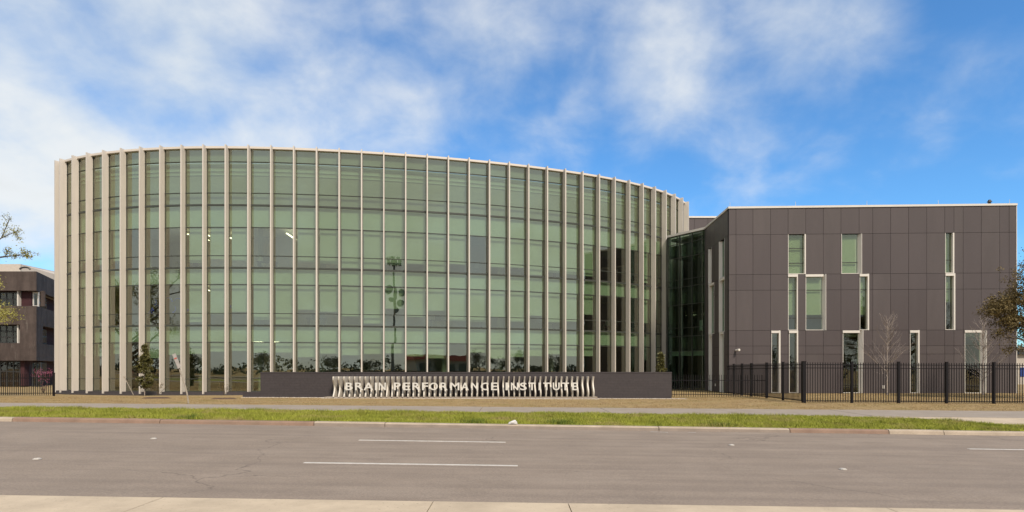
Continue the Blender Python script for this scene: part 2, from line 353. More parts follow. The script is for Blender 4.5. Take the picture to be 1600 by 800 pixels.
# near pavement slabs on this side of the road
med = bpy.data.objects.new('pavement', None); COL.objects.link(med); med['kind'] = 'structure'
jn = [-1500, -1000, -600, -190, 246, 675, 889, 1395, 1800, 2200, 2700]
for a, b in zip(jn[:-1], jn[1:]):
    mb = MB(); X0 = X_(a, 7.3) + 0.006; X1 = X_(b, 7.3) - 0.006
    n = 3
    for k in range(n): strip(mb, X0 + (X1 - X0) * k / n, X0 + (X1 - X0) * (k + 1) / n, 2.2, 7.42 + 0.0, 0.125, -0.08, zr)
    mb.build('slab', M['conc'], med)
# sidewalk slabs beyond the verge
sw = bpy.data.objects.new('sidewalk', None); COL.objects.link(sw); sw['kind'] = 'structure'
jx = np.array([67, 191, 373, 564, 751, 947, 1140, 1330, 1520]); XX = [X_(p, 24.4) for p in jx]
st = XX[5] - XX[4]
XX = [XX[0] - st * k for k in range(9, 0, -1)] + XX + [XX[-1] + st * k for k in range(1, 7)]
for a, b in zip(XX[:-1], XX[1:]):
    mb = MB(); strip(mb, a + .012, b - .012, 22.72, 26.2, 0.03 + random.uniform(-.004, .004), -0.15, zg); mb.build('slab', M['walk'], sw)
# verge turf, tapering to the right where a pale driveway apron joins the sidewalk
def fan(name, front, backl, off, m, n=70, kind=None, parent=None, nyy=5):
    V = []; Fc = []
    for i in range(n):
        t = i / (n - 1); Xf = front[0] + (front[1] - front[0]) * t
        yb = np.interp(Xf, [p[0] for p in backl], [p[1] for p in backl])
        for j in range(nyy):
            y = 18.125 + (yb - 18.125) * j / (nyy - 1); V.append((Xf, y, float(zg(Xf, y)) + off))
    for i in range(n - 1):
        for j in range(nyy - 1): Fc.append((i * nyy + j, (i + 1) * nyy + j, (i + 1) * nyy + j + 1, i * nyy + j + 1))
    me = bpy.data.meshes.new(name); me.from_pydata(V, [], Fc); me.materials.append(m); return link(name, me, parent, kind)
t1 = gp(1290, 649.5); t2 = gp(1480, 656.5); t3 = gp(1600, 667)
VB = [(-60, 22.7), (t1[0], 22.7), (t2[0], t2[1]), (t3[0], t3[1]), (t3[0] + 6, 18.2), (90, 18.2)]
fan('grass_verge', (-60, t3[0] + 5.5), VB, 0.03, M['verge'], kind='structure')
def vb(x): return np.interp(x, [p[0] for p in VB], [p[1] for p in VB])
mb = MB(); xa = np.linspace(t1[0], 60, 40)
for a, b in zip(xa[:-1], xa[1:]):
    pts = [(a, float(vb(a))), (b, float(vb(b))), (b, 22.72), (a, 22.72)]
    if pts[3][1] - pts[0][1] < 0.01 and pts[2][1] - pts[1][1] < 0.01: continue
    mb.face(*[(x, y, float(zg(x, y)) + 0.022) for x, y in pts])
mb.build('driveway', M['conc'], kind='structure')
# grass blades
def blades(name, n, xr, yf, hgt, wd, m, off, keep=None):
    X = rng.uniform(xr[0], xr[1], n); Y = yf(X, rng.random(n))
    if keep is not None: k = keep(X, Y); X = X[k]; Y = Y[k]; n = len(X)
    cl = np.sin(X * 2.3 + np.sin(Y * 1.9) * 2) * np.sin(Y * 3.1 + np.sin(X * 1.3) * 2)
    h = hgt * (0.75 + 0.35 * cl) * rng.uniform(.5, 1.25, n); a = rng.uniform(0, 2 * np.pi, n); ww = wd * rng.uniform(.6, 1.3, n)
    Z = zg(X, Y) + off; lx = rng.normal(0, .5, n) * h; ly = rng.normal(0, .5, n) * h
    V = np.empty((n, 3, 3)); cx, sx = np.cos(a) * ww / 2, np.sin(a) * ww / 2
    V[:, 0] = np.c_[X - cx, Y - sx, Z - .01]; V[:, 1] = np.c_[X + cx, Y + sx, Z - .01]; V[:, 2] = np.c_[X + lx, Y + ly, Z + h]
    return link(name, quads_mesh(name, V.reshape(-1, 3), m, 3), kind='stuff')
blades('grass', 130000, (-20, 17.5), lambda X, r: 18.13 + (vb(X) - 18.15) * r, 0.11, 0.017, M['blade'], 0.03)
for cx_, n_ in ((740, 900), (876, 900), (1120, 400), (300, 500)):   # taller weedy tufts by the kerb
    blades('grass', n_, (X_(cx_, 18.6) - .55, X_(cx_, 18.6) + .55), lambda X, r: 18.16 + .8 * r, 0.17, 0.022, M['weed'], 0.03, keep=lambda X, Y, c=X_(cx_, 18.6): rng.random(len(X)) < np.exp(-((X - c) / .32) ** 2 - ((Y - 18.4) / .35) ** 2))
blades('dry_grass', 110000, (-30, 34), lambda X, r: 26.22 + 11.5 * r ** 1.2, 0.045, 0.018, M['dryblade'], 0.0)
blades('dry_grass', 30000, (10, 40), lambda X, r: 36 + 9.5 * r, 0.05, 0.02, M['dryblade'], 0.0, keep=lambda X, Y: Y < 45)

# ------------------------------------------------------------------ curved glass building
CUR = [(-36.62, 49.44, -0.545), (-35.908, 49.012, -0.5012), (-34.424, 48.277, -0.4205), (-32.888, 47.658, -0.3464), (-31.312, 47.15, -0.2785), (-29.706, 46.745, -0.2165), (-28.079, 46.435, -0.1601), (-26.438, 46.214, -0.109), (-24.788, 46.073, -0.0628), (-23.133, 46.004, -0.0212), (-21.476, 46.0, 0.0162), (-19.821, 46.055, 0.0498), (-18.168, 46.163, 0.0799), (-16.519, 46.318, 0.107), (-14.874, 46.515, 0.1315), (-13.235, 46.751, 0.1538), (-11.601, 47.022, 0.1744), (-9.972, 47.325, 0.1937), (-8.35, 47.659, 0.2123), (-6.734, 48.023, 0.2305), (-5.125, 48.416, 0.2488), (-3.524, 48.839, 0.2679), (-1.931, 49.294, 0.2882), (-0.348, 49.781, 0.3102), (1.223, 50.306, 0.3345), (2.781, 50.87, 0.3616), (4.321, 51.479, 0.3922), (5.841, 52.138, 0.4267), (7.335, 52.853, 0.4659), (8.798, 53.629, 0.5103), (10.223, 54.473, 0.5605), (11.601, 55.392, 0.6172), (12.921, 56.392, 0.681), (14.17, 57.479, 0.7526), (15.334, 58.658, 0.8326), (16.393, 59.93, 0.9218), (17.329, 61.296, 1.0208)]
NB = len(CUR) - 1
def off(i, d):                           # point of the curve pushed inwards by d
    x, y, t = CUR[i]; return (x - math.sin(t) * d, y + math.cos(t) * d)
LV = [0.12, 1.06, 3.82, 5.10, 6.03, 8.21, 9.47, 10.39, 12.54, 14.22, 15.14, 17.50, 18.46]
FLOORS = (5.10, 9.47, 14.22)
drum = thing('curved_office_building', 'three storey curved green glass office building with tall vertical beige fins', 'building')
mb = MB(); mb.box(-0.045, 0.045, -0.50, 0.0, -0.12, 18.635); finm = mb.mesh('fin', M['fin'])
mb = MB(); mb.box(-0.062, 0.062, 0.012, 0.16, 0.10, 18.46); mulm = mb.mesh('mullion', M['mull'])
for x, y, t in CUR:
    link('fin', finm, drum, loc=(x, y, 0), rz=t); link('mullion', mulm, drum, loc=(x, y, 0), rz=t)
def band(d0, d1, z0, z1, name, m, parent, seg=None):
    mb = MB()
    for i in range(NB):
        if seg and not seg(i): continue
        a, b, c, d = off(i, d0), off(i + 1, d0), off(i + 1, d1), off(i, d1)
        mb.hexa([(*a, z0), (*b, z0), (*c, z0), (*d, z0), (*a, z1), (*b, z1), (*c, z1), (*d, z1)])
    return mb.build(name, m, parent)
for z in LV[:-1]:
    h = 0.07 if z in FLOORS else 0.024
    band(-0.02, 0.10, z - h, z + h, 'transom', M['mull'], drum)
band(-0.16, 0.6, 18.46, 18.62, 'coping', M['coping'], drum)
mb = MB()                                # stepped stone plinth, one block per bay
for i in range(NB):
    a, b, c, d = off(i, -0.42), off(i + 1, -0.42), off(i + 1, 0.3), off(i, 0.3)
    l = lambda p, q, s: (p[0] + (q[0] - p[0]) * s, p[1] + (q[1] - p[1]) * s)
    pb = MB(); a2, b2, c2, d2 = l(a, b, .05), l(a, b, .95), l(d, c, .95), l(d, c, .05)
    pb.hexa([(*a2, -.4), (*b2, -.4), (*c2, -.4), (*d2, -.4), (*a2, .085), (*b2, .085), (*c2, .085), (*d2, .085)])
    pb.build('plinth_block', M['plinth'], drum)
band(-0.56, -0.425, -0.4, -0.07, 'plinth_step', M['plinth'], drum)
# panes: the 300 that show largest as parts, the rest joined
cells = []
for i in range(NB):
    x0, y0, t = CUR[i]; x1, y1, _ = CUR[i + 1]
    wpx = abs(x1 / y1 - x0 / y0)
    for k in range(len(LV) - 1): cells.append((wpx * (LV[k + 1] - LV[k]) / y0, i, k))
cells.sort(reverse=True); rest = MB()
for r, (_, i, k) in enumerate(cells):
    mb = MB() if r < 300 else rest
    ja, jb, jz = (random.uniform(-.0022, .0022) for _ in range(3))     # every pane sits a hair out of true
    p, q = off(i, 0.04 + ja), off(i + 1, 0.04 + jb); p2, q2 = off(i, 0.055 + ja), off(i + 1, 0.055 + jb)
    pt, qt = off(i, 0.04 + ja + jz), off(i + 1, 0.04 + jb + jz); p2t, q2t = off(i, 0.055 + ja + jz), off(i + 1, 0.055 + jb + jz)
    z0, z1 = LV[k] + 0.01, LV[k + 1] - 0.01
    mb.hexa([(*p, z0), (*q, z0), (*q2, z0), (*p2, z0), (*pt, z1), (*qt, z1), (*q2t, z1), (*p2t, z1)])
    if r < 300: mb.build('pane', M['glass'], drum)
o = rest.build('pane', M['glass'], drum); o['kind'] = 'stuff'
# behind the glass
band(0.22, 0.27, 17.5, 18.44, 'parapet_panel', M['greyback'], drum)
band(0.30, 0.35, 14.25, 17.48, 'screen_panel', M['greyback'], drum)
for z, h in ((16.55, .10), (16.85, .16), (17.2, .22)): band(0.24, 0.29, z, z + h, 'screen_louvre', M['spandrel'], drum)
for z0, z1 in ((12.62, 14.14), (8.29, 9.39), (3.90, 5.02)): band(0.22, 0.28, z0, z1, 'spandrel_panel', M['spandrel'], drum)
for z in (4.55, 8.95, 13.7):
    mb = MB(); n0 = len(CUR)
    poly = [off(i, 0.32) for i in range(n0)] + [off(i, 9.5) for i in reversed(range(n0))]
    for i in range(NB):
        a, b, c, d = off(i, 0.32), off(i + 1, 0.32), off(i + 1, 9.5), off(i, 9.5)
        mb.hexa([(*a, z), (*b, z), (*c, z), (*d, z), (*a, z + .5), (*b, z + .5), (*c, z + .5), (*d, z + .5)])
    mb.build('floor_slab', M['ceil'], drum)
band(0.3, 9.5, -0.1, 0.1, 'ground_floor', M['carpet'], drum)
band(9.0, 9.3, 0.1, 14.2, 'core_wall', M['inner'], drum)
for z in (0.1, 5.06, 9.46):
    for i in range(2, NB, 3):
        x, y, t = CUR[i]; px, py = off(i, 2.2)
        mb = MB(); mb.tube((px, py, z), (px, py, z + 3.7), .22, .22, 10); mb.build('column', M['inner'], drum)
OPEN = {28, 29, 30}
for i in range(NB):                      # roller shades at each bay and storey
    for zt, zb, lo, hi in ((12.6, 9.5, .72, 1.0), (8.27, 5.15, .55, 1.0), (3.88, 0.15, .18, .34)):
        if i in OPEN or random.random() < 0.04 or (zt > 12 and i in (5, 6, 7, 11, 12)) or (5 < zt < 9 and i in (4, 5, 6, 7)): continue
        ln = (zt - zb) * random.uniform(lo, hi); a, b = off(i, 0.34), off(i + 1, 0.34); a2, b2 = off(i, 0.35), off(i + 1, 0.35)
        l = lambda p, q, s: (p[0] + (q[0] - p[0]) * s, p[1] + (q[1] - p[1]) * s)
        mb = MB(); A, B, C2, D2 = l(a, b, .07), l(a, b, .93), l(a2, b2, .93), l(a2, b2, .07)
        mb.hexa([(*A, zt - ln), (*B, zt - ln), (*C2, zt - ln), (*D2, zt - ln), (*A, zt), (*B, zt), (*C2, zt), (*D2, zt)])
        mb.build('roller_shade', M['shade'], drum)
for zc_, step in ((13.3, 1), (8.6, 2), (4.2, 3)):   # ceiling light strips
    for i in {13.3: (5, 6, 7, 11, 12), 8.6: (6, 12, 19), 4.2: (9, 10)}[zc_]:
        x, y, t = CUR[i]; u = (math.cos(t), math.sin(t)); n = (-math.sin(t), math.cos(t))
        mb = MB(); mb.obox((x, y), u, n, 1.0, 1.14, 5.2, 7.8, zc_ - .06, zc_); mb.build('light_strip', M['strip'], drum)
for i in range(3, NB, 2):                # desks and shelving near the windows
    for z in (0.1, 5.06, 9.46):
        if random.random() < .6:
            x, y, t = CUR[i]; u = (math.cos(t), math.sin(t)); n = (-math.sin(t), math.cos(t)); mb = MB(); a = random.uniform(0, .6)
            mb.obox((x, y), u, n, a, a + 1.4, 1.2, 1.9, z + .70, z + .75); mb.obox((x, y), u, n, a + .05, a + .12, 1.25, 1.85, z, z + .70); mb.obox((x, y), u, n, a + 1.28, a + 1.35, 1.25, 1.85, z, z + .70)
            mb.obox((x, y), u, n, a + .4, a + .9, 1.5, 1.56, z + .75, z + 1.15)
            mb.build('desk', M['furn'], drum)
# rear of the building, closed and roofed
BK = [(17.33, 61.3), (15.5, 72), (2, 82), (-20, 82), (-33, 71), (-36.62, 49.44)]
mb = MB()
for a, b in zip(BK[:-1], BK[1:]):
    d = Vector((b[0] - a[0], b[1] - a[1])).normalized(); n = (-d.y, d.x)
    mb.obox(a, d, n, 0, (Vector(b) - Vector(a)).length, 0.02, 0.3, -.3, 18.5)
mb.build('rear_wall', M['coping'], drum)
mb = MB(); mb.prism([off(i, 0.4) for i in range(len(CUR))] + [(15.2, 71.7), (2, 81.6), (-20, 81.6), (-32.6, 70.8)], 14.23, 14.5); mb.build('roof', M['roofw'], drum)
seat(drum, (-10, 60, 0))
# blue glass artwork hanging inside on the middle floor
art = thing('hanging_glass_artwork', 'cluster of deep blue glass shapes hanging inside the left of the curved building', 'artwork')
for k in range(26):
    i = random.choice([5, 5, 6, 6, 6, 7, 7, 8, 9]); fx = random.random(); x0, y0 = off(i, 1.1); x1, y1 = off(i + 1, 1.1)
    c = Vector((x0 + (x1 - x0) * fx, y0 + (y1 - y0) * fx, random.gauss(6.6, .45))); mb = MB(); a = random.uniform(0, 6.28); p = c
    for s in range(5):
        q = p + Vector((math.cos(a) * .13, random.uniform(-.05, .05), math.sin(a) * .13)); mb.tube(p, q, .07 * (1 - s * .15), .07 * (1 - (s + 1) * .15), 6); p = q; a += .45
    mb.build('glass_curl', M['blue'], art)
seat(art, (-28, 47.6, 6.0))

# ------------------------------------------------------------------ dark panel wing
wing = thing('panel_clad_wing', 'flat dark brown panel clad building wing with tall narrow windows', 'building')
PA = Vector((16.41, 46.0)); PB = Vector((37.4, 45.1)); U = (PB - PA).normalized(); LEN = (PB - PA).length
NN = Vector((U.y, -U.x))                 # outward, towards the street
ZT = 14.09
def fx(px):                              # distance along the front for a photo column
    k = (px - 800) / F; return (k * PA.y - PA.x) / (U.x - k * U.y)
def fz(py): return CZ + (HZ - py) / F * 45.6
JX = [fx(p) for p in (1150, 1176.5, 1204, 1231.4, 1259, 1286.5, 1314, 1342.3, 1363.7, 1391.6, 1419.7, 1448, 1476.2, 1490.6, 1505, 1533.3, 1562, 1576.8)]
JX = [0.0] + JX + [LEN]
JZ = [-0.02, 2.93, 3.55, 4.72, 7.76, 8.95, 11.96, ZT - 0.16]
SILL = {0: -0.02, 1: 4.72, 2: 8.95}; HEAD = {0: 4.72, 1: 8.95, 2: 11.96}
# storey, glass left, glass right, wide right jamb (px), head bar
WIN = [(2, 1232, 1257, 2, 0, (386.6, 410)), (2, 1315.3, 1341.6, 5, 0, (409.6,)), (2, 1477.4, 1488.5, 2.3, 0, (407,)),
       (1, 1232, 1245, 1.6, 1, (453, 496.5)), (1, 1259.5, 1286, 4.6, 1, (452.6, 496.5)), (1, 1343.9, 1355.6, 2.2, 1, (452,)), (1, 1477.8, 1490, 2.4, 1, (452, 497)),
       (0, 1206, 1217, 2.4, 1, (540, 561)), (0, 1233.6, 1245, 2, 1, (561,)), (0, 1317.5, 1342.7, 6, 1, (540,)), (0, 1422.6, 1434.3, 2.3, 1, (561,)), (0, 1508, 1534, 7.4, 1, (540, 575))]
holes = []
for st_, a, b, j, hb, ms in WIN:
    holes.append((fx(a - 0.7), fx(b + j), SILL[st_], HEAD[st_]))
def P2(a, b, z): p = PA + U * a - NN * b; return (p.x, p.y, z)
def cut(a0, a1, z0, z1, hs):             # rectangle minus holes -> pieces
    ps = [(a0, a1, z0, z1)]
    for h in hs:
        nx_ = []
        for (p, q, r, s) in ps:
            if h[1] <= p + .01 or h[0] >= q - .01 or h[3] <= r + .01 or h[2] >= s - .01: nx_.append((p, q, r, s)); continue
            if h[0] - p > .05: nx_.append((p, h[0], r, s))
            if q - h[1] > .05: nx_.append((h[1], q, r, s))
            m0, m1 = max(p, h[0]), min(q, h[1])
            if h[2] - r > .05: nx_.append((m0, m1, r, h[2]))
            if s - h[3] > .05: nx_.append((m0, m1, h[3], s))
        ps = nx_
    return ps
U3 = (U.x, U.y); IN3 = (-NN.x, -NN.y)
backm = MB(); G = 0.011
for i in range(len(JX) - 1):
    for k in range(len(JZ) - 1):
        for (p, q, r, s) in cut(JX[i], JX[i + 1], JZ[k], JZ[k + 1], holes):
            mb = MB(); dd = random.uniform(-.003, .003)
            mb.obox(PA, U3, IN3, p + G, q - G, dd, .028, r + G, s - G)
            mb.build('cladding_panel', M['panel'] if random.random() < .7 else M['panelb'], wing)
            backm.obox(PA, U3, IN3, p, q, .04, .30, r, s)
backm.build('backing_wall', M['back'], wing)
def window(o, u, n, a, b, jl, jr, z0, z1, hb, mz, parent, gl=M['glass2'], shade=0.5, left=False):
    """glass set back in a white lined opening; o,u,n plan frame with n pointing inwards"""
    fr = MB(); e = .002
    fr.obox(o, u, n, a - jl, a, -.012, .27, z0 + .01, z1 - .01)                 # left lining
    fr.obox(o, u, n, a, b, -.008, .27, z0 + .01, z0 + .05)
    f = fr.build('window', M['white'], parent)
    jm = MB(); 
    if jr > .15:                         # splayed white side panel
        P = lambda aa, bb, z: (o[0] + u[0] * aa + n[0] * bb, o[1] + u[1] * aa + n[1] * bb, z)
        jm.hexa([P(b + jr - .03, -.04, z0), P(b + jr, -.04, z0), P(b + jr, .28, z0), P(b, .28, z0), P(b + jr - .03, -.04, z1 - .005), P(b + jr, -.04, z1 - .005), P(b + jr, .28, z1 - .005), P(b, .28, z1 - .005)])
    else: jm.obox(o, u, n, b, b + jr, -.03, .27, z0, z1 - .005)
    jm.build('jamb', M['white'], f)
    if hb:
        hm = MB(); hm.obox(o, u, n, a - jl - .02, b + .01, -.06, .26, z1 - .20, z1 - .02); hm.build('head_bar', M['white'], f)
    bz = sorted([z0 + .05] + list(mz) + [z1 - (.2 if hb else .01)])
    for zz0, zz1 in zip(bz[:-1], bz[1:]):
        pm = MB(); pm.obox(o, u, n, a + .01, b - .01, .18, .195, zz0 + .01, zz1 - .01); pm.build('pane', gl, f)
    mm = MB()
    for z in mz: mm.obox(o, u, n, a + .005, b - .005, .15, .21, z - .03, z + .03)
    mm.obox(o, u, n, a, a + .03, .155, .215, z0 + .05, z1 - .02); mm.build('glazing_bar', M['mull'], f)
    if shade > 0:
        sm = MB(); h = (z1 - z0) * shade; sm.obox(o, u, n, a, b, .32, .33, z1 - h, z1); sm.build('roller_shade', M['shade'], f)
for n_, (st_, a, b, j, hb, ms) in enumerate(WIN):
    A, B = fx(a), fx(b); J = fx(b + j) - B
    window(PA, U3, IN3, A, B, A - fx(a - 0.7), J - .003, SILL[st_] + (0 if st_ else .02), HEAD[st_], hb, [fz(m) for m in ms], wing, shade={2: 1.0, 1: random.choice([.5, .72, .6]), 0: random.choice([0, .0, .26])}[st_])
# side that turns away towards the link
PC = Vector((16.72, 52.6)); SU = (PC - PA).normalized(); SL = (PC - PA).length; SN = Vector((SU.y, -SU.x)) * 1.0   # points inwards (+x)
def sx(px):
    k = (px - 800) / F; return (k * PA.y - PA.x) / (SU.x - k * SU.y)
SJX = [.03, 1.25, 2.55, 3.8, 5.1, SL]
sh = [(sx(1132.4), sx(1123.8), 8.95, 11.96), (sx(1132.4), sx(1123.8), 4.72, 8.95), (sx(1131), sx(1124.4), -.02, 4.72), (sx(1112.0), sx(1107.2), 8.95, 11.96), (sx(1115.9), sx(1107.6), 4.72, 8.95), (sx(1112.6), sx(1107.8), -.02, 4.72)]
SU3 = (SU.x, SU.y); SN3 = (SN.x, SN.y); bm2 = MB()
for i in range(len(SJX) - 1):
    for k in range(len(JZ) - 1):
        for (p, q, r, s) in cut(SJX[i], SJX[i + 1], JZ[k], JZ[k + 1], sh):
            mb = MB(); mb.obox(PA, SU3, SN3, p + G, q - G, 0, .028, r + G, s - G); mb.build('cladding_panel', M['panel'], wing)
            bm2.obox(PA, SU3, SN3, p, q, .04, .3, r, s)
bm2.build('backing_wall', M['back'], wing)
for (p, q, r, s) in sh: window(PA, SU3, SN3, p + .05, q - .22, .04, .20, r, s, 1 if s < 11 else 0, [], wing, gl=M['glassd'], shade=0)
# far side, rear, floors and roof
PD = PB + Vector((1.2, 26)); PE = PC + Vector((0.6, 20))
mb = MB()
for a, b in ((PB, PD), (PD, PE), (PE, PC)):
    d = (b - a).normalized(); n = (-d.y, d.x); mb.obox(a, d, n, .05, (b - a).length, 0, .3, -.2, ZT - .17)
mb.build('rear_wall', M['panel'], wing)
inset = [PA + U * .35 - NN * .45, PB - U * .4 - NN * .45, PD + Vector((-.6, -.6)), PE + Vector((.6, -.6)), PC + Vector((.45, 0))]
for z0, z1, m in ((-.15, -.03, M['carpet']), (4.25, 4.70, M['inner']), (8.5, 8.93, M['inner'])):
    mb = MB(); mb.prism([(p.x, p.y) for p in inset], z0, z1); mb.build('floor_slab', m, wing)
mb = MB(); mb.prism([(p.x, p.y) for p in inset], ZT - .7, ZT - .3); mb.build('roof', M['roofw'], wing)
mb = MB(); mb.obox(PA, U3, IN3, .4, LEN - .4, 5.0, 5.2, 0, ZT - .7); mb.build('inner_wall', M['inner'], wing)
mb = MB(); mb.obox(PA, U3, IN3, -.06, LEN + .06, -.06, .5, ZT - .15, ZT); mb.build('coping', M['white'], wing)
mb = MB(); mb.obox(PA, SU3, SN3, .07, SL + .02, -.06, .5, ZT - .15, ZT - .003); mb.build('coping', M['white'], wing)
mb = MB(); mb.obox(PA, U3, IN3, LEN + .003, LEN + .05, -.02, .3, -.02, ZT - .16); mb.build('corner_trim', M['white'], wing)
for px in (1142, 1245, 1357, 1469, 1581):
    p = PA + U * fx(px); mb = MB(); mb.tube((p.x, p.y + .2, ZT - .01), (p.x, p.y + .2, ZT + .38), .016, .010, 6); mb.tube((p.x, p.y + .2, ZT), (p.x, p.y + .2, ZT + .05), .05, .04, 8); mb.build('lightning_rod', M['white'], wing)
p = PA + U * fx(1551); mb = MB(); mb.tube((p.x, p.y + .3, ZT), (p.x, p.y + .3, ZT + .2), .10, .10, 8); mb.tube((p.x, p.y + .3, ZT + .2), (p.x, p.y + .3, ZT + .38), .17, .07, 8); mb.build('roof_vent', M['dark'], wing)
p = PA + U * fx(1149.5); z = fz(547); mb = MB(); mb.obox(p, U3, IN3, -.05, .05, -.06, .0, z - .05, z + .05); mb.tube((p.x, p.y - .05, z), (p.x + .12, p.y - .42, z + .02), .07, .09, 8); mb.build('security_camera', M['white'], wing)
p = PA + U * fx(1380); mb = MB(); mb.obox(p, U3, IN3, -.07, .07, -.05, 0, fz(607), fz(602)); mb.build('utility_box', M['white'], wing)
p = PA + SU * sx(1118); mb = MB(); mb.obox(p, SU3, SN3, -.10, .10, -.05, 0, .42, .62); mb.build('utility_box', M['white'], wing)
seat(wing, (27, 46, 0))

# ------------------------------------------------------------------ glass link between drum and wing
lk = thing('glass_link', 'dark green glazed link between the curved building and the panel clad wing', 'building')
LA = PC + Vector((-.02, .02)); LB = Vector((14.32, 56.0)); LU = (LB - LA).normalized(); LL = (LB - LA).length
L3 = (LU.x, LU.y); LN = (LU.y, -LU.x)     # inwards
cols = [0, LL * .33, LL * .67, LL]; rows = [0.0, 3.4, 4.75, 5.5, 7.6, 9.2, 9.86, 11.85, 13.1, ZT - .2]
for i in range(len(cols) - 1):
    for k in range(len(rows) - 1):
        mb = MB(); mb.obox(LA, L3, LN, cols[i] + .02, cols[i + 1] - .02, .03, .045, rows[k] + .02, rows[k + 1] - .02); mb.build('pane', M['glassd'], lk)
for c in cols: mb = MB(); mb.obox(LA, L3, LN, c - .025, c + .025, -.02, .12, 0, ZT - .2); mb.build('mullion', M['mull'], lk)
for r in rows: mb = MB(); mb.obox(LA, L3, LN, .031, LL - .031, -.01, .10, r - .018, r + .018); mb.build('transom', M['mull'], lk)
mb = MB(); mb.obox(LA, L3, LN, 0, LL, -.1, .5, ZT - .20, ZT - .006); mb.build('coping', M['white'], lk)
for z, h in ((3.45, 1.25), (7.65, 1.5), (12.0, 1.05)):
    mb = MB(); mb.obox(LA, L3, LN, .2, LL, .2, 4.5, z, z + h); mb.build('floor_slab', M['furn'], lk)
mb = MB(); mb.obox(LA, L3, LN, .1, LL, 4.6, 4.8, 0, ZT - .3); mb.build('inner_wall', M['inner'], lk)
mb = MB(); mb.obox(LA, L3, LN, .05, LL, .15, 4.8, -.1, .02); mb.build('ground_floor', M['carpet'], lk)
mb = MB(); mb.obox(LA, L3, LN, .55, .95, .5, .55, 5.2, 6.1); mb.build('notice_board', M['spandrel'], lk)
mb = MB(); mb.obox(LA, L3, LN, .3, LL - .3, .3, .34, 3.0, 3.85); mb.build('roller_shade', M['shade'], lk)
mb = MB(); mb.obox(LA, L3, LN, .1, LL, .5, 4.5, ZT - .5, ZT - .3); mb.build('roof', M['roofw'], lk)
mb = MB(); mb.obox(LB, (0.15, 0.99), (0.99, -0.15), .05, 2.2, -.04, .2, 0, ZT - .21); mb.build('end_wall', M['mull'], lk)
seat(lk, (15.4, 54.5, 0))

pent = thing('rooftop_block', 'dark panelled block rising behind the glass link with a white coping', 'building')
xa0 = X_(1060, 70); pz = Z_(338, 70)
xx = [xa0, X_(1085, 70), X_(1106, 70), X_(1127, 70), X_(1148, 70), 34]
for a, b in zip(xx[:-1], xx[1:]):
    for z0, z1 in ((0, 6), (6, 12), (12, 16.2), (16.2, pz - .2)):
        mb = MB(); mb.box(a + .015, b - .015, 70, 70.03, z0 + .015, z1 - .015); mb.build('cladding_panel', M['panel'], pent)
mb = MB(); mb.box(xa0, 34, 70.045, 84, 0, pz - .2); mb.build('wall', M['panelb'], pent)
mb = MB(); mb.box(xa0 - .05, 34.05, 69.9, 84.05, pz - .19, pz); mb.build('coping', M['white'], pent)
seat(pent, (27, 77, 0))

# ------------------------------------------------------------------ concrete building at the far left
cb = thing('concrete_building', 'weathered dark concrete three storey building with recessed windows at the far left', 'building')
C = Vector((X_(57, 65), 65.0)); SD = Vector((X_(84, 71) - C.x, 6.0)).normalized(); LW = 32.0
SIN = Vector((-SD.y, SD.x))               # inwards from the side face
def corner(d): q = SIN * d + SD * ((d - SIN.y * d) / SD.y); return C + q
def wrap(mb, z0, z1, d0=0.0, d1=0.5, side=14.0):             # one strip along the front and round the corner
    a, b = corner(d0), corner(d1); e = C + SD * side
    mb.prism([(C.x - LW, C.y + d0), tuple(a), tuple(e + SIN * d0), tuple(e + SIN * d1), tuple(b), (C.x - LW, C.y + d1)], z0, z1)
c65 = lambda py: Z_(py, 65)
for y0, y1 in ((454, 424), (507, 478), (563.5, 536)):
    mb = MB(); wrap(mb, c65(y0), c65(y1)); mb.build('concrete_band', M['board'], cb)
ax = lambda px: X_(px, 65) - C.x
sn = (-SD.y, SD.x)
mb = MB(); mb.prism([(X_(31, 65), C.y + .005), tuple(corner(.005)), tuple(C + SD * 2.3 + SIN * .005), tuple(C + SD * 2.3 + SIN * .5), tuple(corner(.5)), (X_(31, 65), C.y + .5)], c65(536) + .003, c65(507) - .003); mb.build('concrete_corner', M['board'], cb)
mb = MB(); wrap(mb, -.2, 12.1, 1.2, 1.5); mb.build('recessed_wall', M['wine'], cb)
mb = MB(); mb.prism([(C.x - LW, 66), (C.x - .8, 66), (C.x + SD.x * 14 - 1.2, 65 + SD.y * 14), (C.x - LW, 80)], c65(454) - .002 + .1, c65(424) - .4); mb.build('roof', M['roofw'], cb)
mb = MB()
for a, b in ((25, 31), (68, 72)): mb.obox(C, (1, 0), (0, 1), ax(a), ax(b), .6, 1.25, 0, c65(507) - .02) if b < 57 else None; mb.obox(C, (1, 0), (0, 1), ax(25), ax(41), .7, 1.19, c65(478) + .01, c65(454) - .01) if b < 57 else None
mb.build('wine_pier', M['wine'], cb)
mb = MB(); mb.tube((C.x + .35, 65.45, c65(478)), (C.x + .35, 65.45, c65(454)), .22, .22, 12); mb.build('corner_column', M['board'], cb)
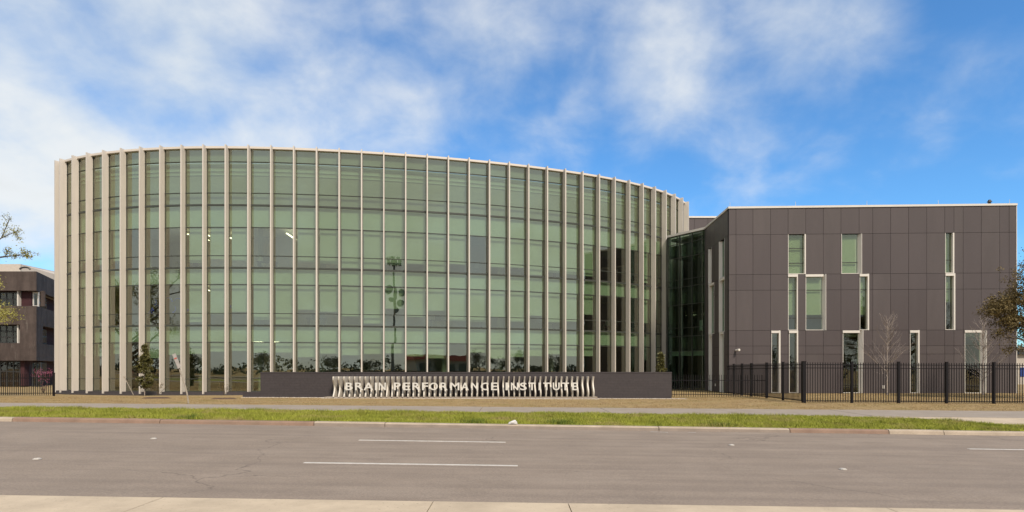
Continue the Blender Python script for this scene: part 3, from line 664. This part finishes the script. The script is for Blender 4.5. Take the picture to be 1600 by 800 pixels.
def cwin(a, b, y0, y1, nv, nh, d=.7, gl='glassw', white=False):
    f = MB(); z0, z1 = c65(y0), c65(y1); A, B = ax(a), ax(b); t = .10
    for q in range(nv + 1): x = A + (B - A - t) * q / nv; f.obox(C, (1, 0), (0, 1), x, x + t, d, d + .14, z0 + .01, z1 - .01)
    for q in range(nh + 1): z = z0 + .02 + (z1 - z0 - t - .04) * q / nh; f.obox(C, (1, 0), (0, 1), A + t, B - t, d + .01, d + .12, z, z + t)
    fo = f.build('window', M['white'] if white else M['dark'], cb)
    for q in range(nv):
        for r in range(nh):
            pm = MB(); w_ = (B - A) / nv; h_ = (z1 - z0) / nh
            pm.obox(C, (1, 0), (0, 1), A + w_ * q + .06, A + w_ * (q + 1) - .06, d + .05, d + .065, z0 + h_ * r + .05, z0 + h_ * (r + 1) - .05); pm.build('pane', M[gl], fo)
cwin(-40, 22, 478, 455, 6, 2); cwin(-40, 22, 536, 507, 6, 3); cwin(-40, 23.5, 612, 564, 6, 3); cwin(43, 52, 478, 455, 1, 1, white=True)
cwin(42, 56, 612, 566, 2, 2)
for y0, y1 in ((478, 454), (536, 507)):
    mb = MB(); mb.obox(C, (1, 0), (0, 1), ax(23), ax(25), .3, .7, c65(y0), c65(y1)); mb.build('white_post', M['white'], cb)
for z0, z1 in ((c65(476), c65(456)), (c65(533), c65(509)), (.3, c65(566))):
    f = MB(); f.obox(C, (SD.x, SD.y), sn, 4.2, 8, 1.02, 1.18, z0, z1); fo = f.build('window', M['dark'], cb)
    for q in range(2):
        for r in range(2):
            pm = MB(); h_ = (z1 - z0) / 2; pm.obox(C, (SD.x, SD.y), sn, 4.3 + 1.85 * q, 6.05 + 1.85 * q, .99, 1.01, z0 + h_ * r + .08, z0 + h_ * (r + 1) - .08); pm.build('pane', M['glassw'], fo)
mb = MB(); mb.box(C.x - LW, X_(32, 72), 72, 84, 11.5, Z_(412.5, 72)); mb.build('penthouse', M['roofw'], cb)
mb = MB(); e = X_(32, 72); mb.hexa([(e + .01, 72.2, 11.5), (X_(84, 76), 76, 11.5), (X_(84, 76), 84, 11.5), (e + .01, 84, 11.5), (e + .01, 72.2, Z_(413.5, 72)), (X_(84, 76), 76, Z_(428, 76)), (X_(84, 76), 84, Z_(428, 76)), (e + .01, 84, Z_(413.5, 72))]); mb.build('penthouse', M['roofw'], cb)
mb = MB(); q = W(39, 421, 71); 
for s in range(6): t0, t1 = math.pi * s / 6, math.pi * (s + 1) / 6; mb.tube(q + Vector((.6 * math.cos(t0), 0, .25 * math.sin(t0))), q + Vector((.6 * math.cos(t1), 0, .25 * math.sin(t1))), .1, .1, 6)
mb.build('roof_hatch', M['dark'], cb)
mb = MB(); mb.box(C.x - LW, C.x - LW + .4, 65.6, 84, -.2, 12.2); mb.box(C.x - LW, C.x - 4, 83, 83.4, -.2, 12.2); mb.build('rear_wall', M['board'], cb)
seat(cb, (-66, 72, 0))

# ------------------------------------------------------------------ sign wall and lettering
YW = 36.7; wl = thing('brick_wall', 'low dark brick wall in front of the curved glass building', 'wall')
wx0, wx1 = X_(407, YW), X_(1049.5, YW)
mb = MB(); mb.box(wx0, wx1, YW, YW + .55, -.35, 1.56); mb.build('wall', M['brick'], wl)
mb = MB(); mb.box(wx0 - .02, wx1 + .02, YW - .02, YW + .57, 1.562, 1.625); mb.build('cap', M['brick'], wl)
mb = MB(); mb.box(wx0 - 1.1, wx0 - .003, YW + .05, YW + .45, -.35, .42); mb.build('low_end', M['brick'], wl)
mb = MB(); mb.box(X_(512, YW), X_(931, YW), YW - .72, YW - .004, -.3, .155); mb.build('ledge', M['walk'], wl)
seat(wl, ((wx0 + wx1) / 2, YW + .3, 0))
sg = thing('lettered_slat_sign', 'pale wavy vertical slats carrying the raised words BRAIN PERFORMANCE INSTITUTE', 'sign')
ns = 50; sx0, sx1 = X_(523.5, YW - .4), X_(926.5, YW - .4); z0, z1 = .16, Z_(588.2, YW - .5)
for i in range(ns):
    xx_ = sx0 + (sx1 - sx0) * i / (ns - 1); mb = MB(); k = 12; am = 0.17 * (1 - 0.45 * i / ns)
    pr = []
    for j in range(k + 1):
        u = j / k; pr.append((.64 + am * math.cos(2 * math.pi * (u * 1.05 + .02 - .006 * i)), z0 + (z1 - z0) * u, .018 * math.sin(2 * math.pi * (u * 1.05 + .1))))
    b = len(mb.v); th = .04
    for d, z, sxx in pr: mb.v += [(xx_ + sxx - th, YW - .004, z), (xx_ + sxx + th, YW - .004, z), (xx_ + sxx + th, YW - d, z), (xx_ + sxx - th, YW - d, z)]
    for j in range(k):
        for q in range(4): r = (q + 1) % 4; mb.f.append((b + 4 * j + q, b + 4 * j + 4 + q, b + 4 * j + 4 + r, b + 4 * j + r))
    mb.f.append((b, b + 1, b + 2, b + 3)); mb.f.append(tuple(b + 4 * k + q for q in (3, 2, 1, 0)))
    mb.build('slat', M['slat'], sg)
LT = [('B', 540.2, 551), ('R', 555, 567.5), ('A', 568.3, 583.4), ('I', 586, 589.5), ('N', 592, 602.8), ('P', 615.7, 625.8), ('E', 630, 641), ('R', 644.5, 656.7), ('F', 659.5, 669), ('O', 671, 684), ('R', 688.3, 699.5), ('M', 703.8, 717.8), ('A', 720.5, 732.5), ('N', 737, 747.3), ('C', 751.2, 763.4), ('E', 767.4, 777), ('I', 790, 793.5), ('N', 798.3, 809.8), ('S', 812.4, 823), ('T', 825.5, 837), ('I', 841.6, 845.2), ('T', 848.8, 859.6), ('U', 863.7, 874.5), ('T', 877.4, 889), ('E', 894, 903.3)]
YL = YW - .90; lz0, lz1 = Z_(609.6, YL), Z_(597.8, YL)
lcache = {}
dg = None
for ch, a, b in LT:
    if ch not in lcache:
        cu = bpy.data.curves.new('letter_' + ch.lower(), 'FONT'); cu.body = ch; cu.size = 1; cu.offset = 0.014; cu.extrude = 0.08; cu.resolution_u = 4
        to = bpy.data.objects.new('letter', cu); COL.objects.link(to); bpy.context.view_layer.update()
        me = bpy.data.meshes.new_from_object(to.evaluated_get(bpy.context.evaluated_depsgraph_get())); bpy.data.objects.remove(to)
        v = np.array([q.co[:] for q in me.vertices]); mn, mx = v.min(0), v.max(0)
        me.vertices.foreach_set('co', ((v - mn) / np.maximum(mx - mn, 1e-6)).astype(np.float32).ravel()); me.update()
        me.materials.clear(); me.materials.append(M['letter']); lcache[ch] = me
    o = link('letter', lcache[ch], sg); o.rotation_euler = (math.pi / 2, 0, 0)
    o.location = (X_(a, YL), YL + .085, lz0); o.scale = (X_(b, YL) - X_(a, YL), lz1 - lz0, .09)
for o in sg.children:
    if o.name.startswith('letter'): o.location.y = YL + .05
sgl = (float((sx0 + sx1) / 2), YW - .4, .16); seat(sg, sgl)
# pale gravel strip at the foot of the wall
V = []
for k in range(5200):
    x = random.uniform(wx0 - 1.0, wx1 + .8); y = YW - .02 - random.random() ** 1.3 * (.95 if X_(512, YW) < x < X_(931, YW) else .55)
    if X_(511, YW) < x < X_(932, YW) and y > YW - .73: y -= .72
    r = random.uniform(.012, .035); z = float(zg(x, y)) + .005; c = Vector((x, y, z)); a = random.random() * 6.28
    p = [c + Vector((r * math.cos(a + t), r * math.sin(a + t), 0)) for t in (0, 2.1, 4.2)]; top = c + Vector((0, 0, r * .9))
    for i in range(3): V += [p[i], p[(i + 1) % 3], top]
link('gravel', quads_mesh('gravel', np.array([tuple(v) for v in V]), M['gravel'], 3), kind='stuff')

# ------------------------------------------------------------------ fences
def fence(name, label, pts, h, pitch, posts, post_w=.055, ext=0.0, rails=(.12,), toprails=(.12, .30), group='black iron picket fences'):
    """pts: plan polyline; posts: list of plan points"""
    t = thing(name, label, 'fence', group)
    pk = MB(); pk.box(-.0135, .0135, -.0135, .0135, .06, h); pkm = pk.mesh('picket', M['iron'])
    for a, b in zip(pts[:-1], pts[1:]):
        a = Vector(a); b = Vector(b); d = b - a; L = d.length; u = d.normalized(); n = int(L / pitch); rz = math.atan2(u.y, u.x)
        for k in range(n + 1):
            p = a + u * (k + .5) * L / (n + 1); link('picket', pkm, t, loc=(p.x, p.y, float(zg(p.x, p.y))), rz=rz)
        seg = max(1, int(L / 2.5))
        for zz_ in [r for r in rails] + [h - r for r in toprails]:
            mb = MB()
            for k in range(seg):
                p = a + u * L * k / seg; q = a + u * L * (k + 1) / seg; nn_ = Vector((-u.y, u.x)) * .02
                zp, zq = float(zg(p.x, p.y)) + zz_, float(zg(q.x, q.y)) + zz_
                mb.hexa([(p.x + nn_.x * -1, p.y - nn_.y, zp - .02), (q.x - nn_.x, q.y - nn_.y, zq - .02), (q.x + nn_.x, q.y + nn_.y, zq - .02), (p.x + nn_.x, p.y + nn_.y, zp - .02), (p.x - nn_.x, p.y - nn_.y, zp + .02), (q.x - nn_.x, q.y - nn_.y, zq + .02), (q.x + nn_.x, q.y + nn_.y, zq + .02), (p.x + nn_.x, p.y + nn_.y, zp + .02)])
            mb.build('rail', M['iron'], t)
    for (x, y, w_) in posts:
        z = float(zg(x, y)); mb = MB(); mb.box(x - w_, x + w_, y - w_, y + w_, z - .1, z + h + .03); mb.box(x - w_ - .012, x + w_ + .012, y - w_ - .012, y + w_ + .012, z + h + .032, z + h + .06); mb.build('post', M['iron'], t)
    seat(t, (pts[0][0], pts[0][1], float(zg(*pts[0]))))
    return t
YF = 32.3; fx0 = X_(1256, YF)
posts = [(fx0, YF, .085)] + [(X_(p, YF), YF, .055) for p in (1331, 1404, 1479, 1553, 1628, 1702)]
fence('iron_fence', 'tall black iron picket fence in front of the panel clad wing', [(fx0, YF), (X_(1702, YF), YF)], 2.16, .135, posts)
rp = [(X_(p, Y), Y, .06) for p, Y in ((1223.5, 35.1), (1198, 37.8), (1174, 40.3), (1159.5, 42.2), (1146.5, 43.9))]
fence('iron_fence', 'tall black iron fence run going back to the corner of the wing', [(fx0 + .02, YF + .12), (rp[-1][0], rp[-1][1] + 1.4)], 2.16, .16, rp)
sf = [(wx1 + .05, 38.2), (X_(1196, 38.0), 38.0)]
fence('iron_fence', 'low black iron fence between the brick wall and the tall fence', sf, 1.45, .15, [], toprails=(.35,), rails=(.22,))
sl = [(X_(-60, 41), 41.0), (X_(84, 41), 41.0)]
fence('iron_fence', 'low black iron fence in front of the weathered concrete building', sl, 1.52, .145, [(X_(84, 41), 41, .05)], toprails=(.3,), rails=(.2,))

# ------------------------------------------------------------------ trees and shrubs
def grow(mb, tips, p, d, L, r, depth, spread, up=.15, kids=(2, 3), shrink=.72, k=5, wig=.18):
    n = 3; q = p; dd = d
    for s in range(n):
        nd = (dd + Vector((random.gauss(0, wig), random.gauss(0, wig), random.gauss(0, wig) + up * .3))).normalized()
        e = q + nd * (L / n); r0 = r * (1 - .28 * s / n); r1 = r * (1 - .28 * (s + 1) / n)
        mb.tube(q, e, r0, r1, k, cap=False)
        if depth <= 2: tips.append((e, nd, depth))
        q, dd = e, nd
    if depth == 0: tips.append((q, dd, 0)); return
    for _ in range(random.randint(*kids)):
        o = Vector((random.gauss(0, 1), random.gauss(0, 1), random.gauss(0, .6))); o = (o - o.dot(dd) * dd).normalized()
        nd = (dd + o * spread * random.uniform(.6, 1.3) + Vector((0, 0, up))).normalized()
        grow(mb, tips, q, nd, L * shrink * random.uniform(.8, 1.15), r * .66, depth - 1, spread, up, kids, shrink, max(3, k - 1), wig)
def leaves(pts, n, size, sp, flat=.6):
    P = np.array([tuple(p) for p in pts]); idx = rng.integers(0, len(P), n); c = P[idx] + rng.normal(0, sp, (n, 3))
    a = rng.normal(0, 1, (n, 3)); a /= np.linalg.norm(a, axis=1)[:, None]; b = np.cross(a, rng.normal(0, 1, (n, 3))); b /= np.linalg.norm(b, axis=1)[:, None]
    s = (size * rng.uniform(.55, 1.3, n))[:, None]
    V = np.empty((n, 4, 3)); V[:, 0] = c - a * s; V[:, 1] = c + b * s * .45; V[:, 2] = c + a * s; V[:, 3] = c - b * s * .45
    return V.reshape(-1, 3)
def base(x, y): return Vector((x, y, float(zg(x, y)) - .05))
# broad tree just outside the left edge, its outer limbs reaching into view and mirrored in the glass
t = thing('broad_tree', 'broad tree with sparse yellow green spring leaves reaching in at the left edge', 'tree')
random.seed(21); tb = MB(); tips = []; p = base(-41.5, 38.0)
tb.tube(p, p + Vector((.1, 0, 2.4)), .36, .28, 9, cap=False); p2 = p + Vector((.1, 0, 2.38))
for k in range(7):
    a = k * 2.4 + .3; el = random.uniform(.5, 1.1); d = Vector((math.cos(a) * math.cos(el), math.sin(a) * math.cos(el), math.sin(el))); grow(tb, tips, p2 + Vector((0, 0, k * .3)), d, 2.7, .17, 4, .62, .10, (2, 3), .76)
br = [(Vector((-41.2, 38, 4.6)), Vector((-33.6, 37.9, 8.55))), (Vector((-33.6, 37.9, 8.55)), W(8, 401, 38)), (W(8, 401, 38), W(26, 399, 38)), (W(26, 399, 38), W(50, 402, 38)), (W(8, 401, 38), W(14, 389, 38)), (W(26, 399, 38), W(48, 392, 38)), (Vector((-33.6, 37.9, 8.55)), W(2, 372, 38)), (W(2, 372, 38), W(24, 362, 38)), (W(2, 372, 38), W(16, 340, 38)), (W(24, 362, 38), W(30, 374, 38))]
ext = []
for k, (a, b) in enumerate(br):
    r = (.10, .07, .045, .03, .03, .025, .05, .03, .03, .02)[k]; tb.tube(a, b, r, r * .7, 5)
    if k >= 2:
        for s in range(7):
            q = a.lerp(b, random.uniform(.2, 1)); e = q + Vector((random.gauss(0, .18), random.gauss(0, .2), random.gauss(.08, .16))); tb.tube(q, e, .012, .006, 3); ext += [q, e]
tb.build('trunk', M['bark'], t)
V1 = leaves([q[0] for q in tips if q[0].z > 4.5], 22000, .085, .24); V2 = leaves(ext, 1100, .055, .10)
low = [W(4 + 3 * k, 488 + random.uniform(-6, 6), 38) + Vector((0, random.gauss(0, .4), 0)) for k in range(9)] + [W(-40 + 4 * k, 490 + random.uniform(-8, 6), 38) for k in range(10)]
V3 = leaves(low, 900, .06, .20)
o = link('crown', quads_mesh('crown', np.vstack([V1, V2, V3]), M['leafy']), t); seat(t, p)
# dark oak crown coming in from the right
t = thing('oak_tree', 'dark brownish green oak crown leaning in at the right edge before the wing', 'tree')
random.seed(5); tb = MB(); tips = []; YO = 37.0; p = base(X_(1672, YO), YO)
tb.tube(p, p + Vector((0, 0, 2.6)), .34, .27, 9, cap=False); p2 = p + Vector((0, 0, 2.58))
for k in range(8):
    a = k * 2.4; el = random.uniform(.25, 1.0); d = Vector((math.cos(a) * math.cos(el), math.sin(a) * math.cos(el), math.sin(el))); grow(tb, tips, p2 + Vector((0, 0, k * .12)), d, 1.75, .14, 3, .6, .06, (2, 3), .74)
cl_ = []
for px, py, s, n in ((1545, 488, .22, 26), (1556, 476, .3, 42), (1570, 480, .4, 60), (1585, 470, .4, 60), (1598, 460, .45, 60), (1590, 500, .35, 46), (1574, 497, .3, 40), (1565, 521, .16, 10), (1570, 505, .2, 14), (1598, 520, .32, 26), (1588, 545, .28, 14), (1600, 440, .3, 20), (1630, 440, .9, 90), (1660, 420, 1.1, 120), (1700, 430, 1.2, 120), (1640, 500, .8, 80)):
    c = W(px, py, YO - .3)
    tb.tube(p2 + Vector((0, 0, random.uniform(.2, 1.2))), c, .04, .012, 4)
    cl_ += [c + Vector((random.gauss(0, s), random.gauss(0, max(s, .4)), random.gauss(0, s * .6))) for _ in range(n)]
tb.build('trunk', M['bark'], t)
link('crown', quads_mesh('crown', np.vstack([leaves([q[0] for q in tips], 3500, .07, .25), leaves(cl_, 24000, .062, .12)]), M['leafo']), t); seat(t, p)
# young columnar evergreen by the glass
def evergreen(px, pyb, pyt, Y, wpx, label, dens=5200, name='evergreen_sapling', matk='leafg', size=.085):
    t = thing(name, label, 'tree'); p = W(px, pyb, Y); H = (pyb - pyt) / F * Y; tb = MB(); tb.tube(p, p + Vector((0, 0, H * .95)), .035, .008, 6)
    pts = []
    for k in range(90):
        u = random.random(); rr = wpx / 2 / F * Y * (1 - u) ** .7 * (.35 + .65 * min(1, u * 5)) * 1.15; a = random.random() * 6.28; r = rr * random.uniform(.5, 1.0)
        z = H * (.17 + .83 * u); e = p + Vector((math.cos(a) * r, math.sin(a) * r, z)); tb.tube(p + Vector((0, 0, max(.1, z - r * .7))), e, .010, .004, 3, cap=False); pts.append(e); pts.append(e.lerp(p + Vector((0, 0, z)), .4))
    tb.build('trunk', M['barkp'], t); link('crown', quads_mesh('crown', leaves(pts, dens, size, .07), M[matk]), t); seat(t, p); return t
random.seed(11)
evergreen(226, 618, 541, 43.5, 30, 'young cone shaped evergreen tree planted close to the glass on the left')
evergreen(1033, 612, 553, 43, 17, 'small leafy tree peeking above the right end of the brick wall', 2400)
# bare young trees before the wing
def bare(px, pyb, pyt, Y, label, seed, sp=.5):
    random.seed(seed); t = thing('bare_tree', label, 'tree', 'bare young trees in front of the wing'); p = W(px, pyb, Y); H = (pyb - pyt) / F * Y; tb = MB()
    q = p; st = []
    for k in range(12):
        e = p + Vector((random.gauss(0, .03), random.gauss(0, .03), H * .97 * (k + 1) / 12)); tb.tube(q, e, .055 * (1 - k / 12.5) + .006, .055 * (1 - (k + 1) / 12.5) + .005, 6); st.append((q, e)); q = e
    for k in range(42):
        u = random.uniform(.16, .95); b = p + Vector((0, 0, H * u)); a = random.random() * 6.28; L = H * (.42 * (1 - u) + .10) * random.uniform(.7, 1.15)
        d = Vector((math.cos(a), math.sin(a), random.uniform(.35, .9) + u * .8)).normalized(); w_ = b
        for s in range(4):
            d = (d + Vector((random.gauss(0, .1), random.gauss(0, .1), .10))).normalized(); e = w_ + d * L / 4; tb.tube(w_, e, .017 * (1 - s * .2), .017 * (1 - (s + 1) * .2), 4, cap=False)
            for _ in range(2):
                d2 = (d + Vector((random.gauss(0, .5), random.gauss(0, .5), random.gauss(.15, .3)))).normalized(); f_ = e + d2 * L * random.uniform(.15, .35); tb.tube(e, f_, .008, .004, 3, cap=False)
            w_ = e
    tb.build('trunk', M['barkp'], t); seat(t, p)
bare(1386.5, 617, 494, 42.5, 'leafless young tree with pale twigs left of the two before the wing', 4)
bare(1536, 617, 500, 42.5, 'leafless young tree before the wide ground floor window at the wing corner', 9)
def shrub(px, pyb, pyt, Y, label, leaf, n, name='shrub', group=None, spread=.45):
    t = thing(name, label, 'shrub', group); p = W(px, pyb, Y); H = (pyb - pyt) / F * Y; tb = MB(); tips = []
    for k in range(5): a = k * 1.26; grow(tb, tips, p, Vector((math.cos(a) * spread, math.sin(a) * spread, 1)).normalized(), H * .45, .014, 2, .5, .1, (2, 3), .6, 4)
    tb.build('stem', M['bark'], t); link('foliage', quads_mesh('foliage', leaves([q[0] for q in tips], n, .04, .06), M[leaf]), t); seat(t, p)
random.seed(3)
shrub(247.5, 617.5, 595, 43, 'nearly bare reddish shrub right of the cone shaped evergreen', 'leafo', 160, group='small bare shrubs along the plinth')
shrub(350.5, 617.5, 597, 43, 'nearly bare reddish shrub at the foot of the glass left of the brick wall', 'leafo', 130, group='small bare shrubs along the plinth')
shrub(68, 614, 570, 43.5, 'pink blossoming redbud bush behind the low fence at the left', 'pink', 420, name='redbud_bush', spread=.6)
for px, py, wd, lab in ((243, 621.5, .85, 'oval bed of brown mulch round the reddish shrub by the evergreen'), (350, 622.5, .75, 'oval bed of brown mulch at the shrub left of the brick wall')):
    X, Y = gp(px, py); mb = MB(); c = []
    for k in range(18): a = k * 6.283 / 18; c.append((X + math.cos(a) * wd * random.uniform(.9, 1.1), Y + math.sin(a) * wd * .9 * random.uniform(.9, 1.1)))
    z = float(zg(X, Y)); b = 0; mb.v = [(x, y, float(zg(x, y)) - .02) for x, y in c] + [(X + (x - X) * .7, Y + (y - Y) * .7, z + .05) for x, y in c] + [(X, Y, z + .07)]
    for k in range(18): j = (k + 1) % 18; mb.f += [(k, j, 18 + j, 18 + k), (18 + k, 18 + j, 36)]
    tag(mb.build('mulch_bed', M['mulch']), lab, 'mulch bed', 'mulch beds by the glass')
# bent sign post and thin stake
t = thing('bent_sign_post', 'bent pale sign post leaning left on the dry lawn by the sidewalk', 'sign post'); X, Y = gp(294.5, 630)
pth = [(294.5, 630.5), (292.5, 616), (288.5, 600), (283, 584), (278, 569), (272.5, 556)]; mb = MB()
for a, b in zip(pth[:-1], pth[1:]): mb.tube(W(a[0], a[1], Y), W(b[0], b[1], Y), .034, .034, 8)
mb.build('post', M['wood'], t); a = W(280.6, 575, Y - .08); b = W(271.6, 553, Y - .08); d = (b - a).normalized(); sd_ = Vector((d.z, 0, -d.x)) * .075; mb = MB(); nf = Vector((0, -.012, 0))
mb.hexa([a - sd_ + nf, a + sd_ + nf, a + sd_ - nf, a - sd_ - nf, b - sd_ + nf, b + sd_ + nf, b + sd_ - nf, b - sd_ - nf]); pl = mb.build('sign_plate', M['plate'], t)
mb = MB(); a2 = a.lerp(b, .64) + nf * 1.4; b2 = a.lerp(b, .72) + nf * 1.4; s2 = sd_ * .75; mb.hexa([a2 - s2 + nf * .3, a2 + s2 + nf * .3, a2 + s2 - nf * .3, a2 - s2 - nf * .3, b2 - s2 + nf * .3, b2 + s2 + nf * .3, b2 + s2 - nf * .3, b2 - s2 - nf * .3]); mb.build('red_print', M['redp'], pl)
seat(t, (X, Y, float(zg(X, Y))))
mb = MB(); a = W(208.5, 617, 43.2); b = W(195, 590.5, 43.2); mb.tube(a, b, .022, .022, 6); mb.tube(b, b + (b - a) * .10, .05, .05, 6); tag(mb.build('wooden_stake', M['wood']), 'thin pale stake leaning by the glass left of the cone shaped evergreen', 'stake')
# litter at the kerb
t = base(X_(802, 18.05), 18.05); random.seed(2); mb = MB(); P = []
for k in range(26):
    u = Vector((random.gauss(0, 1), random.gauss(0, 1), abs(random.gauss(0, .8)))).normalized(); P.append(u * random.uniform(.6, 1.1))
import bmesh
bm = bmesh.new()
for u in P: bm.verts.new((X_(801.5, 18.03) + u.x * .14, 18.03 + u.y * .07, .165 + u.z * .09))
for u in P[:14]: bm.verts.new((X_(805, 18.03) + u.x * .06, 18.03 + u.y * .05, .19 + u.z * .11))
bmesh.ops.convex_hull(bm, input=bm.verts); me = bpy.data.meshes.new('paper_bag'); bm.to_mesh(me); bm.free(); me.materials.append(M['paper'])
tag(link('paper_bag', me), 'crumpled white paper bag lying on the far kerb', 'litter')
mb = MB()                                 # survey paint at the gutter
for (a, b, c, d) in ((1016, 673.2, 1028, 673.2), (1031, 670.5, 1031.5, 673.4), (1031, 673, 1044, 675.3), (1075, 673.8, 1087, 674.2)):
    ya, yb = 17.55, 17.45; mb.face(*[(X_(px, yy), yy, float(zr(X_(px, yy))) + .005) for px, yy in ((a, ya - .03), (c, ya - .03 - (d - b) * .06), (c, ya + .03 - (d - b) * .06), (a, ya + .03))])
mb.build('paint_mark', M['paint'], road)

# ------------------------------------------------------------------ across the road behind the camera (seen mirrored in the glass)
tw = thing('cell_tower', 'tall steel mast with antenna drums mirrored in the middle of the curved glass', 'mast'); q = Vector((12.0, -50, 0)); mb = MB(); mb.tube(q, q + Vector((0, 0, 29)), .42, .22, 10); mb.build('mast', M['steel'], tw)
for k in range(12):
    a = k * math.pi / 6; c = q + Vector((math.cos(a) * 1.7, math.sin(a) * 1.7, 27.6)); mb = MB(); mb.box(c.x - .16, c.x + .16, c.y - .12, c.y + .12, c.z - 1, c.z + 1); mb.build('antenna', M['steel'], tw)
mb = MB()
for k in range(12): a = k * math.pi / 6; b = (k + 1) * math.pi / 6; mb.tube(q + Vector((math.cos(a) * 1.6, math.sin(a) * 1.6, 27)), q + Vector((math.cos(b) * 1.6, math.sin(b) * 1.6, 27)), .07, .07, 4); mb.tube(q + Vector((0, 0, 27)), q + Vector((math.cos(a) * 1.6, math.sin(a) * 1.6, 27)), .05, .05, 4)
mb.build('platform', M['steel'], tw)
for dx, dz, r in ((-1.5, 20.6, .8), (1.3, 20.2, .85), (-.9, 18.4, .7), (1.0, 17.6, .75), (.1, 16.0, .6)):
    mb = MB(); c = q + Vector((dx, .9, dz)); mb.tube(c, c + Vector((0, .5, 0)), r, r, 16); mb.tube(c, c + Vector((0, -.6, 0)), r * .9, .2, 12); mb.build('dish', M['steel'], tw)
seat(tw, q)
rb = thing('roadside_building', 'low pale roadside building with a red fascia mirrored in the glass', 'building')
mb = MB(); mb.box(22, 46, -64, -52, -1.0, 4.2); mb.build('wall', M['stucco'], rb); mb = MB(); mb.box(21, 47, -65, -50, 4.21, 5.4); mb.build('fascia', M['redf'], rb)
for k in range(6): mb = MB(); mb.box(23 + 3.8 * k, 25.6 + 3.8 * k, -51.98, -51.9, .2, 3.2); mb.build('window', M['dark'], rb)
seat(rb, (34, -58, 0))
random.seed(31)
def faraway(x, y, H, lab):
    t = thing('street_tree', lab, 'tree', 'trees across the road mirrored in the glass'); tb = MB(); tips = []; p = Vector((x, y, -.5)); tb.tube(p, p + Vector((0, 0, H * .3)), H * .022, H * .016, 7, cap=False)
    for k in range(5): a = k * 1.3 + random.random(); grow(tb, tips, p + Vector((0, 0, H * .29)), Vector((math.cos(a) * .7, math.sin(a) * .7, .8)).normalized(), H * .25, H * .011, 3, .6, .12, (2, 2), .7, 4)
    tb.build('trunk', M['bark'], t); link('crown', quads_mesh('crown', leaves([q[0] for q in tips], 1500, .20, .45), M['leafd']), t); seat(t, p)
for k, (x, y, H) in enumerate([(-95, -20, 9), (-78, -35, 8), (-62, -46, 7.5), (-45, -52, 8.5), (-30, -50, 6.5), (-14, -56, 7), (2, -58, 6), (30, -46, 6), (52, -50, 9), (70, -40, 10), (90, -28, 9), (112, -10, 9), (-120, 5, 10), (-72, 14, 12), (-90, 26, 11)]):
    faraway(x, y, H * .8, 'dark street tree across the road, seen only as a mirror image')
hd = MB(); random.seed(8); V = []
pts = [Vector((x + random.gauss(0, 1.5), -72 + random.gauss(0, 2) + abs(x) * .12, random.uniform(0, 1) ** 1.2 * (3.6 + 1.2 * math.sin(x * .11)))) for x in np.linspace(-220, 220, 1500)]
link('far_hedgerow', quads_mesh('far_hedgerow', leaves(pts, 14000, .55, .5), M['leafd']), kind='stuff')
# pale low building glimpsed past the right corner of the wing
fb = thing('pale_building', 'pale low building glimpsed past the right corner of the panel clad wing', 'building'); mb = MB(); mb.box(X_(1589, 75), X_(1660, 75), 75, 86, -.3, 3.6); mb.build('wall', M['stucco'], fb)
mb = MB(); mb.box(X_(1588, 75), X_(1662, 75), 74.6, 86.2, 3.61, 4.4); mb.build('roof', M['dark'], fb); mb = MB(); mb.box(X_(1594, 75), X_(1612, 75), 74.93, 74.99, .9, 2.0); mb.build('window', M['bluecar'], fb); seat(fb, (68, 80, 0))  # the blue window is made up, standing in for a parked blue car
S.cycles.transparent_max_bounces = 16; S.cycles.max_bounces = 8
